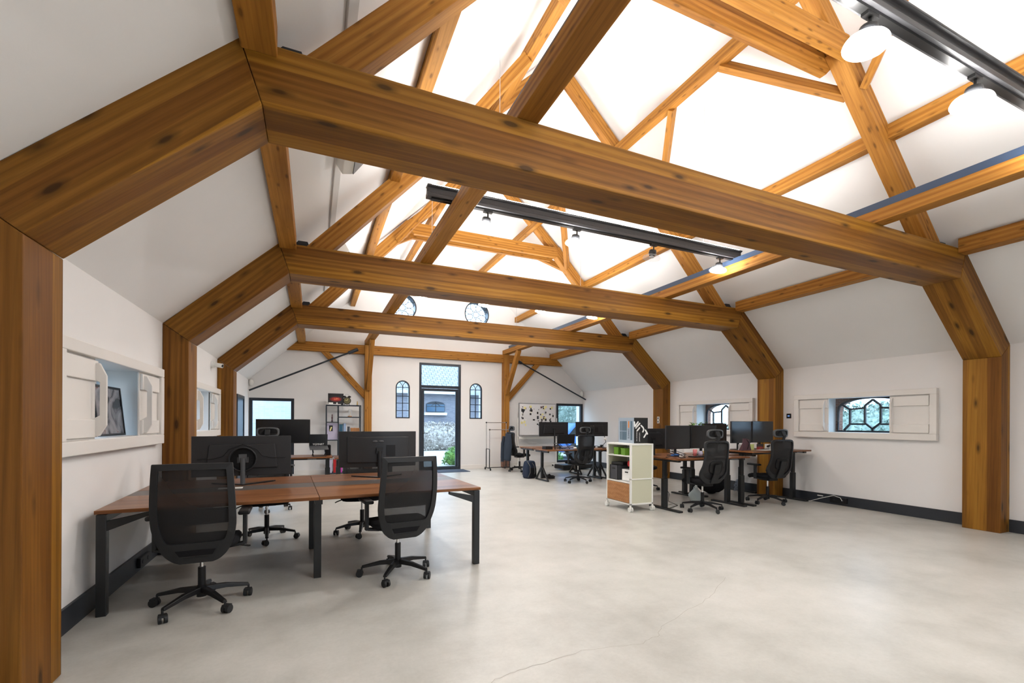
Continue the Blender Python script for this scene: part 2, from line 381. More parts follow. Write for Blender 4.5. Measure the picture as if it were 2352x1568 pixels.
def text_mesh(name, s, size, m, parent, Mx, extrude=0.0008, bold=0.0):
    cu = bpy.data.curves.new(name, 'FONT'); cu.body = s; cu.size = size; cu.extrude = extrude; cu.offset = bold; cu.align_x = 'CENTER'; cu.align_y = 'CENTER'
    t = bpy.data.objects.new(name, cu); COL.objects.link(t); bpy.context.view_layer.update()
    me = bpy.data.meshes.new_from_object(t.evaluated_get(bpy.context.evaluated_depsgraph_get())); bpy.data.objects.remove(t)
    me.materials.clear(); me.materials.append(m)
    o = bpy.data.objects.new(name, me); COL.objects.link(o)
    if parent: o.parent = parent
    o.matrix_basis = Mx; return o
FRONT = Matrix.Rotation(PI / 2, 4, 'X')      # text readable from -Y side

# ------------------------------------------------------------------ room shell
XL, XR, YB, YF = -1.5, 8.35, 13.24, -3.2
C = (XL + XR) / 2; HW = (XR - XL) / 2; ZW = 2.452; TH = 0.42
ZK = ZW + 0.93 * (HW - 2.86); ZR = ZK + 0.965 * 2.86      # kink and ridge
def roofz(x):
    a = abs(x - C); return ZW + 0.93 * (HW - a) if a > 2.86 else ZR - 0.965 * a
fl = MB().box(XL - TH, XR + TH, YF - 0.3, YB + TH, -0.2, 0.0)
crk = [(3.435, 3.044), (2.964, 2.753), (2.671, 2.646), (2.212, 2.481), (2.088, 2.379), (1.907, 2.326), (1.511, 2.391), (1.106, 2.347), (0.916, 2.308), (0.6, 2.2)]
fo = fl.build('floor', [M['floor'], mat('floor_hairline', (0.28, 0.25, 0.21), 0.8)]); struct(fo)
# hairline crack as a second face set of the floor
cm = bmesh.new(); cm.from_mesh(fo.data)
pp = []
for (x0, y0), (x1, y1) in zip(crk, crk[1:]):
    for k in range(6):
        t = k / 6; pp.append((x0 + (x1 - x0) * t + random.uniform(-.012, .012), y0 + (y1 - y0) * t + random.uniform(-.012, .012)))
for (x0, y0), (x1, y1) in zip(pp, pp[1:]):
    d = Vector((x1 - x0, y1 - y0)); n = Vector((-d.y, d.x)).normalized() * 0.0009
    f = cm.faces.new([cm.verts.new((x0 - n.x, y0 - n.y, .0006)), cm.verts.new((x1 - n.x, y1 - n.y, .0006)), cm.verts.new((x1 + n.x, y1 + n.y, .0006)), cm.verts.new((x0 + n.x, y0 + n.y, .0006))]); f.material_index = 1
cm.to_mesh(fo.data); cm.free()

WY = {1: (3.64, 5.79), 2: (6.67, 8.82), 0: (0.60, 2.75)}
for side, x0, x1, nm in ((1, XR, XR + TH, 'wall_right'), (-1, XL - TH, XL, 'wall_left')):
    w = MB().box(x0, x1, YF - .3, YB + TH, 0, ZW + (0.0)).build(nm, M['wall']); struct(w)
    cs = []
    for k in ((1, 2) if side == 1 else (1, 2)):
        ym = sum(WY[k]) / 2 + (0.0 if side == 1 else 0.06)
        cs.append(cbox(x0 - .1, x1 + .1, ym - 0.62, ym + 0.62, 1.24, 1.87))
    cut(w, cs)
# ceiling: two pitches with a faint kink, thickness outwards
t = 0.3
for nm, sg in (('ceiling', -1), ('ceiling_right', 1)):
    poly = [(C + sg * HW, ZW), (C + sg * 2.86, ZK), (C, ZR), (C, ZR + t * 1.4), (C + sg * 2.86, ZK + t * 1.4), (C + sg * (HW + TH), ZW + 0.02), (C + sg * (HW + TH), ZW)]
    struct(MB().prism(poly, 'y', YF - .3, YB + TH).build(nm, M['ceil']))
gable = [(XL - TH, 0), (XR + TH, 0), (XR + TH, ZW), (XR, ZW + .01), (C + 2.86, ZK + .01), (C, ZR + .01), (C - 2.86, ZK + .01), (XL, ZW + .01), (XL - TH, ZW)]
BT = 0.30
wb = struct(MB().prism(gable, 'y', YB, YB + BT).build('wall_back', M['wall']))
def arch(x0, x1, z0, zt, n=14):
    r = (x1 - x0) / 2; zc = zt - r; xc = (x0 + x1) / 2
    return [(x0, z0), (x1, z0)] + [(xc + r * math.cos(PI * i / n), zc + r * math.sin(PI * i / n)) for i in range(n + 1)]
def circ(xc, zc, r, n=32): return [(xc + r * math.cos(2 * PI * i / n), zc + r * math.sin(2 * PI * i / n)) for i in range(n)]
def cpoly(p): return MB().prism(p, 'y', YB - .2, YB + BT + .2).build('cutter', M['wall'])
AW = [(2.14, 2.54), (4.34, 4.74)]; CW = [(2.33, 4.69), (4.56, 4.70)]; CRR = 0.39
DX0, DX1, DZ, DT = 2.81, 4.06, 3.13, 2.44
cut(wb, [cpoly(arch(a, b, 1.51, 2.59)) for a, b in AW] + [cpoly(circ(x, z, CRR)) for x, z in CW] +
    [cbox(DX0, DX1, YB - .2, YB + BT + .2, -.05, DZ), cbox(-1.49, -0.46, YB - .2, YB + BT + .2, 0.03, 2.0), cbox(7.33, 8.34, YB - .2, YB + BT + .2, 0.1, 2.04)])
wf = struct(MB().prism(gable, 'y', YF - .3, YF).build('wall_front', M['wall']))
cut(wf, [cbox(2.8, 4.16, YF - .6, YF + .2, 0.05, 2.3)])  # added unseen opening, daylight fill from behind the camera
# skirting boards
for nm, a in (('baseboard_left', (XL, XL + .022)), ('baseboard_right', (XR - .022, XR))):
    b = MB(); segs = [(YF, 2.9), (3.285, 6.04), (6.42, 9.1), (9.46, 11.2 if a[0] < 0 else YB)]
    for y0, y1 in segs: b.box(a[0], a[1], y0, y1, 0, 0.165)
    o = struct(b.build(nm, M['base'], None, 0.003))
b = MB()
for x0, x1 in ((-.46, 1.27), (1.46, 2.81), (4.06, 5.37), (5.56, 7.33)): b.box(x0, x1, YB - .018, YB, 0, 0.12)
struct(b.build('baseboard_back', M['joinery'], None, 0.003))

# ------------------------------------------------------------------ windows of the side walls
def side_window(idx, side, ym, fx=0):
    s = side; X0 = XR if s > 0 else XL
    def X(d): return X0 - s * d            # d metres into the room
    def bx(b, d0, d1, y0, y1, z0, z1):
        a, c = sorted((X(d0), X(d1))); return b.box(a, c, y0, y1, z0, z1)
    r = sroot('window_%d' % idx, (0, 0, 0))
    h = 1.075; z0, z1 = 1.16, 1.93
    b = MB()
    bx(b, 0, .07, ym - h, ym + h, z1 - .085, z1); bx(b, 0, .07, ym - h, ym + h, z0, z0 + .095)
    bx(b, 0, .07, ym - h, ym - h + .085, z0 + .095, z1 - .085); bx(b, 0, .07, ym + h - .085, ym + h, z0 + .095, z1 - .085)
    bx(b, 0, .012, ym - h + .08, ym - .6, z0 + .09, z1 - .08); bx(b, 0, .012, ym + .6, ym + h - .08, z0 + .09, z1 - .08)
    b.build('casing', M['joinery'], r, .008)
    zi0, zi1 = z0 + .10, z1 - .09
    for k, (a, c) in enumerate(((ym - .985, ym - .465), (ym + .465, ym + .985))):
        b = MB(); bx(b, .014, .030, a, c, zi0 - .005, zi1 + .005)
        bx(b, .030, .052, a + .01, c - .01, zi1 - .16, zi1 - .012); bx(b, .030, .052, a + .01, c - .01, zi0 + .012, zi0 + .14)
        sh = b.build('sliding_shutter', M['joinery'], r, .004)
        yf = c - .05 if k == 0 else a + .05
        pr = [(X(.03), zi0 + .02), (X(.075), zi0 + .02), (X(.115), zi0 + .10), (X(.115), zi1 - .12), (X(.075), zi1 - .03), (X(.03), zi1 - .03), (X(.03), zi1 - .14), (X(.075), zi1 - .17), (X(.075), zi0 + .17), (X(.03), zi0 + .14)]
        bm_ = MB().prism(pr, 'y', yf - .012, yf + .012); bm_.build('shutter_handle', M['joinery'], sh, .004)
    # niche lining, glass, sill
    b = MB(); ho = .62
    bx(b, -.40, .012, ym - ho, ym - ho + .012, 1.24, 1.87); bx(b, -.40, .012, ym + ho - .012, ym + ho, 1.24, 1.87)
    bx(b, -.40, .012, ym - ho, ym + ho, 1.858, 1.87)
    b.build('reveal', M['joinery'], r)
    b = MB(); bx(b, -.40, .05, ym - ho, ym + ho, 1.235, 1.258); b.build('sill', M['joinery'], r, .004)
    gd = -.05 if s > 0 else -.27
    b = MB(); bx(b, gd - .005, gd + .001, ym - ho + .012, ym + ho - .012, 1.258, 1.858); b.build('glass_pane', M['glass'], r)
    if s < 0:
        b = MB(); bx(b, gd - .03, gd + .03, ym + .30, ym + .35, 1.258, 1.858); bx(b, gd - .03, gd + .03, ym - .61, ym - .57, 1.258, 1.858); b.build('glazing_bar', M['joinery'], r, .003)
    # outer leaf of old brick with a segmental arch, iron casement in it
    out = MB(); n = 12; aw = .56; zs = 1.62; zt = 1.86
    arc = [(ym + aw * math.cos(PI * i / n), zs + (zt - zs) * math.sin(PI * i / n) ** 0.75) for i in range(n + 1)]
    inner = [(ym - aw, 1.27), (ym + aw, 1.27)] + arc[0:1] + arc[1:-1] + [arc[-1]]
    m_ = len(inner); cxy = (ym, 1.55); outer = []
    for (u, v) in inner:
        du, dv = u - cxy[0], v - cxy[1]; k = min((.66 / abs(du)) if abs(du) > 1e-6 else 99, (.36 / abs(dv)) if abs(dv) > 1e-6 else 99); outer.append((cxy[0] + du * k, cxy[1] + dv * k))
    a, c = sorted((X(-.43), X(-.53)))
    MB().ring(outer, inner, 'x', a, c).build('brick_arch', M['brickred'], r)
    b = MB(); xx = X(-.40); w_ = .018
    def ln(p, q): b.bar((xx, ym + p[0], p[1]), (xx, ym + q[0], q[1]), .03, w_ * 1.6, (1, 0, 0))
    for p, q in (((-.12, 1.72), (-.12, 1.42)), ((.12, 1.72), (.12, 1.42)), ((-.12, 1.72), (0, 1.82)), ((0, 1.82), (.12, 1.72)), ((-.12, 1.42), (0, 1.32)), ((0, 1.32), (.12, 1.42)),
                 ((-.12, 1.40), (-.36, 1.40)), ((.12, 1.40), (.36, 1.40)), ((-.36, 1.66), (-.36, 1.40)), ((.36, 1.66), (.36, 1.40)), ((-.36, 1.66), (-.50, 1.75)), ((.36, 1.66), (.50, 1.75)),
                 ((-.36, 1.66), (-.12, 1.68)), ((.36, 1.66), (.12, 1.68)), ((-.36, 1.40), (-.46, 1.29)), ((.36, 1.40), (.46, 1.29)), ((0, 1.82), (0, 1.83)), ((0, 1.32), (0, 1.27))): ln(p, q)
    pts = [(xx, u, v) for u, v in inner]
    b.tube(pts, .022, 6, True)
    b.build('iron_casement', M['iron'], r)
    return r
side_window(1, 1, 4.715); side_window(2, 1, 7.745); side_window(3, -1, 4.77); side_window(4, -1, 7.97)

# back wall glazing
def ringrect(b, x0, x1, z0, z1, w, y0, y1):
    b.box(x0, x1, y0, y1, z1 - w, z1); b.box(x0, x1, y0, y1, z0, z0 + w); b.box(x0, x0 + w, y0, y1, z0 + w, z1 - w); b.box(x1 - w, x1, y0, y1, z0 + w, z1 - w)
r = sroot('door_1')
b = MB(); ringrect(b, DX0, DX1, 0, DZ, .065, YB - .015, YB + .09); b.box(DX0 + .065, DX1 - .065, YB, YB + .08, DT - .04, DT + .04); b.build('door_frame', M['frame_dark'], r, .004)
b = MB(); ringrect(b, DX0 + .075, DX1 - .075, 0.02, DT - .05, .075, YB + .02, YB + .075); lf = b.build('door_leaf', M['frame_dark'], r, .003)
MB().box(DX0 + .14, DX1 - .14, YB + .045, YB + .055, .09, DT - .12).build('glass_pane', M['glass'], lf)
b = MB(); b.cyl((DX0 + .11, YB + .02, 1.08), (DX0 + .11, YB - .045, 1.08), .011); b.bar((DX0 + .10, YB - .045, 1.08), (DX0 + .25, YB - .045, 1.08), .018, .018); b.build('door_handle', M['black'], lf)
MB().box(DX0 + .07, DX1 - .07, YB + .03, YB + .04, DT + .04, DZ - .07).build('transom_pane', M['glass'], r)
for i, (a, c) in enumerate(AW):
    r = sroot('window_%d' % (5 + i)); y0, y1 = YB + .03, YB + .08
    o_ = arch(a, c, 1.51, 2.59); i_ = arch(a + .03, c - .03, 1.54, 2.56)
    b = MB().ring(o_, i_, 'y', YB - .005, y1); rr_ = (c - a) / 2; zc = 2.59 - rr_; xc = (a + c) / 2
    b.box(xc - .01, xc + .01, y0, y1 - .02, 1.53, zc + .0)
    for z in (1.73, 1.94, 2.14, zc): b.box(a + .02, c - .02, y0, y1 - .02, z - .009, z + .009)
    for sg in (-1, 1):
        pts = [(xc + sg * (rr_ - rr_ * math.cos(q * PI / 2 / 6)) * .95, y0 + .02, zc + rr_ * .9 * math.sin(q * PI / 2 / 6)) for q in range(7)]
        b.tube(pts, .010, 6)
    b.build('window_frame', M['frame_dark'], r)
    MB().box(a, c, YB + .085, YB + .09, 1.51, 2.59).build('glass_pane', M['glass'], r)
for i, (xc, zc) in enumerate(CW):
    r = sroot('window_%d' % (7 + i)); y = YB + .10
    b = MB().ring(circ(xc, zc, CRR, 40), circ(xc, zc, CRR - .03, 40), 'y', YB - .005, YB + BT * .9)
    b.build('window_frame', M['frame_dark'], r)
    b = MB(); b.tube([(xc + .09 * math.cos(q * PI / 10), y, zc + .09 * math.sin(q * PI / 10)) for q in range(20)], .010, 6, True)
    for k in range(8):
        a0 = k * PI / 4 + PI / 8; cx_, cz_ = xc + .235 * math.cos(a0), zc + .235 * math.sin(a0)
        pts = []
        for q in range(16):
            tt = 2 * PI * q / 16; u = .125 * math.cos(tt); v = .085 * math.sin(tt)
            pts.append((cx_ + u * math.cos(a0) - v * math.sin(a0), y, cz_ + u * math.sin(a0) + v * math.cos(a0)))
        b.tube(pts, .009, 6, True)
    b.build('petal_tracery', M['grey'], r)
    MB().prism(circ(xc, zc, CRR - .02), 'y', y + .03, y + .035).build('glass_pane', M['glass'], r)
for i, (a, c, z0, z1) in enumerate(((-1.49, -.46, .03, 2.0), (7.33, 8.34, .1, 2.04))):
    r = sroot('window_%d' % (9 + i)); b = MB(); ringrect(b, a, c, z0, z1, .075, YB - .01, YB + .09)
    if i == 0: b.box(a + .075, c - .075, YB + .02, YB + .07, .70, .72)
    b.build('window_frame', M['frame_dark'], r, .004)
    MB().box(a + .07, c - .07, YB + .04, YB + .05, z0 + .07, z1 - .07).build('glass_pane', M['glass'], r)
r = sroot('door_2'); x = XL
b = MB(); b.box(x, x + .03, 11.2, 11.27, 0, 1.98); b.box(x, x + .03, 12.2, 12.27, 0, 1.98); b.box(x, x + .03, 11.27, 12.2, 1.91, 1.98); b.build('door_frame', M['frame_dark'], r)
MB().box(x, x + .015, 11.27, 12.2, 0.01, 1.91).build('door_leaf', mat('dark_blue_door', (0.015, 0.035, 0.07), 0.3), r)
# frame of the added window behind the camera, lets in fill daylight
r = sroot('window_11'); b = MB()
for x in (2.8, 4.1): b.box(x, x + .06, YF - .15, YF - .08, .05, 2.3)
for z in (.05, 2.24): b.box(2.8, 4.16, YF - .15, YF - .08, z, z + .06)
b.build('window_frame', M['frame_dark'], r)

# ------------------------------------------------------------------ outside
struct(MB().box(-30, 40, YB + BT + .01, 60, -.12, -.03).box(-40, XL - TH - .02, -20, YB + 2, -.12, -.03).box(XR + TH + .02, 45, -20, YB + 2, -.12, -.03).box(-30, 40, -25, YF - .32, -.12, -.03).build('floor_yard', M['gravel']))
g = thing('brick_outbuilding', 'grey brick outbuilding with tiled roof across the yard behind the glass door', 'building', (6.2, 25, 0))
w_ = MB().prism([(-11, -.05), (11, -.05), (11, 3.0), (-11, 3.0)], 'y', 0, .4).build('wall', M['brick'], g)
cutp = []
def arch2(x0, x1, z0, zs, zt, n=10): return [(x0, z0), (x1, z0)] + [((x0 + x1) / 2 + (x1 - x0) / 2 * math.cos(PI * i / n), zs + (zt - zs) * math.sin(PI * i / n)) for i in range(n + 1)]
put(w_, (0, 0, 0))
for xw in (-.0,):
    k = MB().prism(arch2(xw - .52, xw + .52, 1.98, 2.38, 2.56), 'y', -.08, .5).build('window', M['frame_dark'], g)
    k.matrix_basis = Matrix.Identity(4); b = MB().box(xw - .5, xw + .5, -.10, -.085, 2.0, 2.4); b.build('pane', mat('dim_blue_glass', (0.03, 0.09, 0.16), .1), k)
    b = MB().box(xw - .012, xw + .012, -.13, -.10, 1.98, 2.55).box(xw - .5, xw + .5, -.13, -.10, 2.28, 2.30); b.bar((xw - .25, -.115, 2.3), (xw, -.115, 2.5), .02, .02); b.bar((xw + .25, -.115, 2.3), (xw, -.115, 2.5), .02, .02); b.build('glazing_bar', M['iron'], k)
    MB().box(xw - .62, xw + .62, -.2, .05, 1.80, 1.94).build('sill', M['paper'], g)
MB().box(-11.2, 11.2, -.45, -.25, 2.95, 3.12).build('gutter', M['alu'], g)
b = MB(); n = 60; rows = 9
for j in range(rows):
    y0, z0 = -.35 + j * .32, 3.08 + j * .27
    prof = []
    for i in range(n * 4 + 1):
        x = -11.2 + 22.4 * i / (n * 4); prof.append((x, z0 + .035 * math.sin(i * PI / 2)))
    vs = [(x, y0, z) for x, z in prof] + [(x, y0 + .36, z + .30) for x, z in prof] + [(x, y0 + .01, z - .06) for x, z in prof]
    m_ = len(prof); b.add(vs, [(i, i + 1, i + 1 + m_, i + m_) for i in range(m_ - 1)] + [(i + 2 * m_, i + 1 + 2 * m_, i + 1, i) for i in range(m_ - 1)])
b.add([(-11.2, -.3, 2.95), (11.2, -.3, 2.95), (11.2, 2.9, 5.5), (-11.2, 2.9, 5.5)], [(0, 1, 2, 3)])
ro = b.build('tiled_roof', [M['tiles'], mat('tile_gap_shade', (0.03, 0.03, 0.035), .9)], g)
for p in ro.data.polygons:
    if abs(p.normal.y) > .75: p.material_index = 1  # dark riser faces: shade of the tile gaps put into the colour
def bush(name, m, label, loc, rx, ry, rz, n, ls, cat='bush'):
    b = MB()
    for i in range(n):
        a = random.uniform(0, 2 * PI); u = random.uniform(-.15, 1); rr_ = math.sqrt(max(0, 1 - u * u)) * random.uniform(.75, 1.02)
        p = Vector((rx * rr_ * math.cos(a), ry * rr_ * math.sin(a), max(.05, rz * (u * .9 + .15) * random.uniform(.85, 1.05))))
        s_ = ls * random.uniform(.6, 1.2); e = Matrix.Rotation(random.uniform(0, 6), 3, Vector((random.uniform(-1, 1), random.uniform(-1, 1), random.uniform(-1, 1))).normalized())
        b.add([p + e @ Vector(q) * s_ for q in ((-1, 0, 0), (0, -.5, .15), (1, 0, 0), (0, .5, .15))], [(0, 1, 2, 3)])
    r_ = thing(name, label, cat, loc)
    b.build('foliage', m, r_)
    MB().ball((0, 0, rz * .45), rx * .8, ry * .8, rz * .5).build('inner_growth', m, r_)
    return r_
bush('hydrangea_hedge', M['hydrangea'], 'long hedge of dried flower heads along the outbuilding wall', (6.0, 23.4, -.03), 5.2, .7, 1.35, 12000, .06, 'hedge')
bush('box_shrub', M['leaf'], 'small green shrub outside the lower right of the glass door', (4.35, 15.0, -.03), .38, .38, .55, 500, .05)
bush('garden_tree_belt', M['hedge'], 'grey green trees seen through the window at the back right corner', (12.3, 20.3, -.03), 3.6, 1.6, 5.5, 14000, .075, 'trees')
bush('garden_shrub', M['leaf'], 'low green shrub outside the back right window', (7.9, 14.6, -.03), .45, .4, .45, 400, .05)
single(MB().box(-8, -.2, 0, .4, -.05, 6.5), 'pale_brick_wall', M['brickwhite'], 'pale brick wall outside the window at the back left corner', 'wall', (0, 15.7, .03))
c_ = thing('parked_car', 'blue car parked outside the back right window', 'car', (10.4, 16.6, -.03), 0.2)
b = MB().prism([(-1.9, .3), (1.9, .3), (1.95, .75), (1.1, .9), (.6, 1.4), (-1.1, 1.42), (-1.7, .95), (-1.95, .85)], 'y', -.85, .85); b.build('body', M['blue'], c_, .08)
for x in (-1.2, 1.2):
    for y in (-.8, .8): MB().cyl((x, y - .1, .32), (x, y + .1, .32), .32).build('wheel', M['black'], c_)
MB().prism([(.95, .92), (.58, 1.34), (-1.05, 1.36), (-1.5, .95)], 'y', -.87, .87).build('car_glass', M['screen'], c_)
c2 = dup(c_, (14.5, 5.6, -.03), 1.45, 'blue car parked outside the right wall windows')
bush('hedge_outside_right', M['hedge'], 'pale green hedge outside the right wall windows', (19, 8, -.03), 1.5, 11, 2.1, 9000, .12, 'hedge')
bush('hedge_outside_left', M['hedge'], 'hedge outside the left wall windows', (-8, 6, -.03), 1.2, 6, 1.5, 2500, .2, 'hedge')

# ------------------------------------------------------------------ portal frames
FY = (2.90, 6.042, 9.11); FD = .383
xo, zo, xi, zi = HW, ZW, HW - .24, 2.272
xt, zt_, xu, zu = 3.694, 3.154, 3.805, 3.507
names = ['nearest', 'middle', 'farthest']
def portal(k, fy, D):
    r = thing('portal_frame', 'heavy laminated pine portal frame with angled knees, the %s of the three' % names[k], 'timber frame', (C, fy, 0), 0, 'laminated portal frames')
    for s in (-1, 1):
        post = [(C + s * xi, 0), (C + s * (xo - .0015), 0), (C + s * (xo - .0015), zo - .004), (C + s * xi, zi)]
        timber_poly('post', post, fy, fy + D, (0, 1), M['glulam'], r)
        knee = [(C + s * xi, zi + .002), (C + s * (xo - .004), zo - .002), (C + s * (xu + .004), zu - .004), (C + s * xt, zt_)]
        timber_poly('knee_brace', knee, fy, fy + D, (-s * (xo - xu), zu - zo), M['glulam'], r)
    tie = [(C - xt + .002, zt_), (C + xt - .002, zt_), (C + xu, zu), (C - xu, zu)]
    timber_poly('tie_beam', tie, fy, fy + D, (1, 0), M['glulam'], r)
    return r
for k, fy in enumerate(FY): portal(k, fy, FD if k < 2 else .365)

def truss(k, fy):
    r = thing('roof_truss', 'old pine roof truss with collar standing on the %s portal frame' % names[k], 'roof truss', (C, fy + .19, zu), 0, 'old pine trusses above the portal frames')
    y0, y1 = fy + .10, fy + .265
    for s in (-1, 1):
        q = lambda x: C + s * x
        timber_poly('rafter', [(q(3.24), zu), (q(3.54), zu), (q(1.73), 5.43), (q(1.56), 5.30)], y0, y1, (-s * 1.7, 1.8), M['pine'], r)
        timber_poly('upper_rafter', [(q(1.76), 5.14), (q(1.72), 5.42), (q(0.0 + .005), 7.02), (q(0.005), 6.79)], y0 + .01, y1 - .01, (-s * 1.7, 1.6), M['pine'], r)
        # wind braces running up to the upper purlin
        timber('wind_brace', (q(1.92), y0 - .03, 4.98), (q(1.10), fy - 1.12, 5.74), .075, .13, M['pine'], r, (s * .6, 0, .8))
        timber('wind_brace', (q(1.95), y1 - .01, 5.00), (q(1.10), fy + 1.20, 5.74), .075, .13, M['pine'], r, (s * .6, 0, .8))
        b = MB().prism([(q(3.46), zu), (q(3.68), zu), (q(3.60), zu + .09), (q(3.50), zu + .09)], 'y', y0 + .01, y1 - .01); b.warp(lambda v: v - Vector((C, fy + .19, zu))); b.build('shoe_plate', M['frame_dark'], r)
    for a, c in ((y0 - .075, y0 - .002), (y1 + .002, y1 + .075)):
        timber_poly('collar_board', [(C - 1.60, 5.14), (C + 1.60, 5.14), (C + 1.68, 5.22), (C + 1.58, 5.37), (C - 1.58, 5.37), (C - 1.68, 5.22)], a, c, (1, 0), M['pine'], r)
    return r
for k, fy in enumerate(FY): truss(k, fy)

def purlin(name, x, z, w, h, label, y0=YF + .01, y1=YB - .005, m='pine', cat='beam', grp=None):
    o = timber(name, (x, y0, z), (x, y1, z), w, h, M[m]); tag(o, label, cat, grp); return o
for s, sd in ((-1, 'left'), (1, 'right')):
    # corner purlin on the end of the tie beams
    q = lambda x: C + s * x
    for k_, (ya, yb) in enumerate(((YF + .01, FY[0] + .0), (FY[0] + FD, FY[1]), (FY[1] + FD, FY[2]), (FY[2] + .37, YB - .04))):
        lab = ['nearest bay, over the camera side', 'between the nearest and middle frames', 'between the middle and farthest frames', 'between the farthest frame and the back wall'][k_]
        o = timber_poly('eaves_beam', [(q(3.62), 3.44), (q(3.80), 3.44), (q(3.80), 3.47), (q(3.635), 3.615), (q(3.62), 3.615)], ya, yb, (1, 0), M['pine'], None)
        # grain runs along the hall: rebuild with Y grain
        me = o.data; Rm = Matrix.Rotation(PI / 2, 4, 'Z'); me.transform(Rm.inverted()); o.matrix_basis = o.matrix_basis @ Rm
        tag(o, 'long %s eaves beam where roof meets tie beams, %s' % (sd, lab), 'beam', 'eaves beams')
    purlin('roof_purlin', q(2.45), 4.635, .12, .16, '%s roof purlin running the hall halfway up the slope' % sd)
    purlin('upper_purlin', q(1.075), 5.80, .11, .15, '%s upper purlin running the hall above the collar boards' % sd)
    # floor beam line with steel flat on it
    x = 5.48 if s > 0 else 1.37
    purlin('longitudinal_beam', x, 3.575, .165, .135 if s > 0 else .135, '%s longitudinal old pine beam resting on the three portal frames' % sd, y1=YB - .02)
    o = MB().box(-.06, .06, -(YB - YF) / 2 + .03, (YB - YF) / 2 - .5, -.036, .036).build('steel_bearer', M['steel_blue'] if s > 0 else M['steel']); put(o, (x - s * .015, (YB + YF) / 2, 3.68)); tag(o, 'blue grey steel strip lying on the %s longitudinal beam' % sd, 'steel bar')

# timber frame on the back wall
r = thing('wall_timber_frame', 'old pine posts, tie beam and diagonal braces standing against the back wall', 'timber frame', (C, YB - .08, 0))
y0, y1 = YB - .15, YB - .003
timber_poly('tie_beam', [(C - 4.08, 3.255), (C + 4.08, 3.255), (C + 3.82, 3.50), (C - 3.82, 3.50)], y0 + .02, y1, (1, 0), M['pine'], r)
brickp = MB()
for s in (-1, 1):
    x = C + s * 2.05
    timber_poly('post', [(x - .09, .36), (x + .09, .36), (x + .09, 3.50), (x - .09, 3.50)], y0 - .06, y1 - .0, (0, 1), M['pine'], r)
    MB().box(-.11, .11, -.13, .077, 0, .30).build('brick_plinth', M['brickred'], r).matrix_basis = Matrix.Translation((s * 2.05, 0, 0))
    MB().box(-.12, .12, -.14, .077, .30, .36).build('post_cap', M['pine'], r, .01).matrix_basis = Matrix.Translation((s * 2.05, 0, 0))
    timber_poly('diagonal_brace', [(x + s * .09, 2.02), (x + s * .09, 2.26), (C + s * 3.05, 3.255), (C + s * 3.25, 3.255)], y0 + .03, y1 - .02, (s * 1.1, 1.15), M['pine'], r)
    timber('knee_brace', (x, y0 - .05, 2.30), (x, YB - 1.10, 3.52), .11, .15, M['pine'], r)
for s, a, c, sd in ((-1, (-1.47, 2.17), (1.10, 3.36), 'left'), (1, (8.33, 2.18), (5.74, 3.37), 'right')):
    b = MB().cyl((a[0], 0, a[1]), (c[0], 0, c[1]), .022); d = Vector((a[0] - c[0], 0, a[1] - c[1])).normalized()
    b.cyl((c[0], 0, c[1]), (c[0] + d.x * .26, 0, c[1] + d.z * .26), .042)
    single(b, 'tension_rod', M['frame_dark'], 'black sloping steel tension rod across the back wall, %s side' % sd, 'steel rod', (0, YB - .20, 0), 0, 'tension rods on the back wall')

# ------------------------------------------------------------------ light beams and lamps
TY = (1.57, 4.70, 7.84, 10.98)  # last beam is added and unseen, brightens the back wall
def light_beam(k, y):
    r = thing('light_beam', ['dark steel light beam crossing the upper right of the view, nearest one', 'dark steel light beam above the bay between the nearest and middle frames', 'dark steel light beam above the bay behind the middle frame, mostly hidden', 'added dark steel light beam hidden behind the farthest tie beam', 'added dark steel light beam behind the viewer'][k], 'light beam', (C, y, 3.72), 0, 'steel light beams')
    b = MB(); L0, L1 = -2.36, 2.14
    b.prism([(-.045, 0), (.045, 0), (.045, .035), (.02, .05), (.02, .10), (.045, .11), (.045, .125), (-.045, .125), (-.045, .11), (-.02, .10), (-.02, .05), (-.045, .035)], 'x', L0, L1)
    b.build('beam', M['steel'], r, .003)
    b = MB().box(L0 + .05, L1 - .05, -.022, .022, -.018, 0).build('track', M['track'], r)
    if y > 0: MB().box(L0 + .05, L1 - .05, -.035, .035, .126, .132).build('added_uplight', M['strip'], r)  # added unseen strip that washes the roof with light
    for x in (-1.55, 1.45):
        MB().cyl((x, 0, .12), (x, 0, roofz(C + x) - 3.72 - .01), .003, n=8).build('suspension_rod', M['alu'], r)
    return r
for k, y in enumerate(TY + (-1.57,)): light_beam(k, y)  # the extra beam behind the viewer is added for fill light
def lamp_proto(lit):
    r = thing('track_lamp', '', 'lamp')
    MB().box(-.05, .05, -.02, .02, .155, .175).build('track_adapter', M['track'], r)
    MB().cyl((0, 0, .16), (0, 0, .085), .009, n=10).build('stem', M['track'], r)
    T_ = Matrix.Rotation(.16, 3, 'Y') @ Matrix.Rotation(.05, 3, 'X')
    b = MB().lathe([(.02, .03), (.045, .028), (.05, -.01), (.035, -.035)], (-.02, 0, .065), 16, T_); b.build('lamp_head', M['black2'], r)
    b = MB().lathe([(.04, -.028), (.075, -.04), (.108, -.06), (.114, -.075), (.108, -.075), (.07, -.045), (.04, -.034)], (-.02, 0, .065), 28, T_); b.build('glass_shade', M['clearshade'], r)
    b = MB().lathe([(.01, -.036), (.06, -.046), (.10, -.062), (.10, -.07), (.01, -.073)] if lit else [(.01, -.036), (.03, -.05), (.03, -.06), (.01, -.062)], (-.02, 0, .065), 28, T_); b.build('lit_disc' if lit else 'lens', M['glow'] if lit else M['unlit'], r)
    return r
LX = (1.74, 2.87, 4.02, 5.18)
pl = lamp_proto(True); pu = lamp_proto(False); used = set()
bayn = ['nearest light beam', 'middle light beam', 'far light beam', 'added farthest light beam']
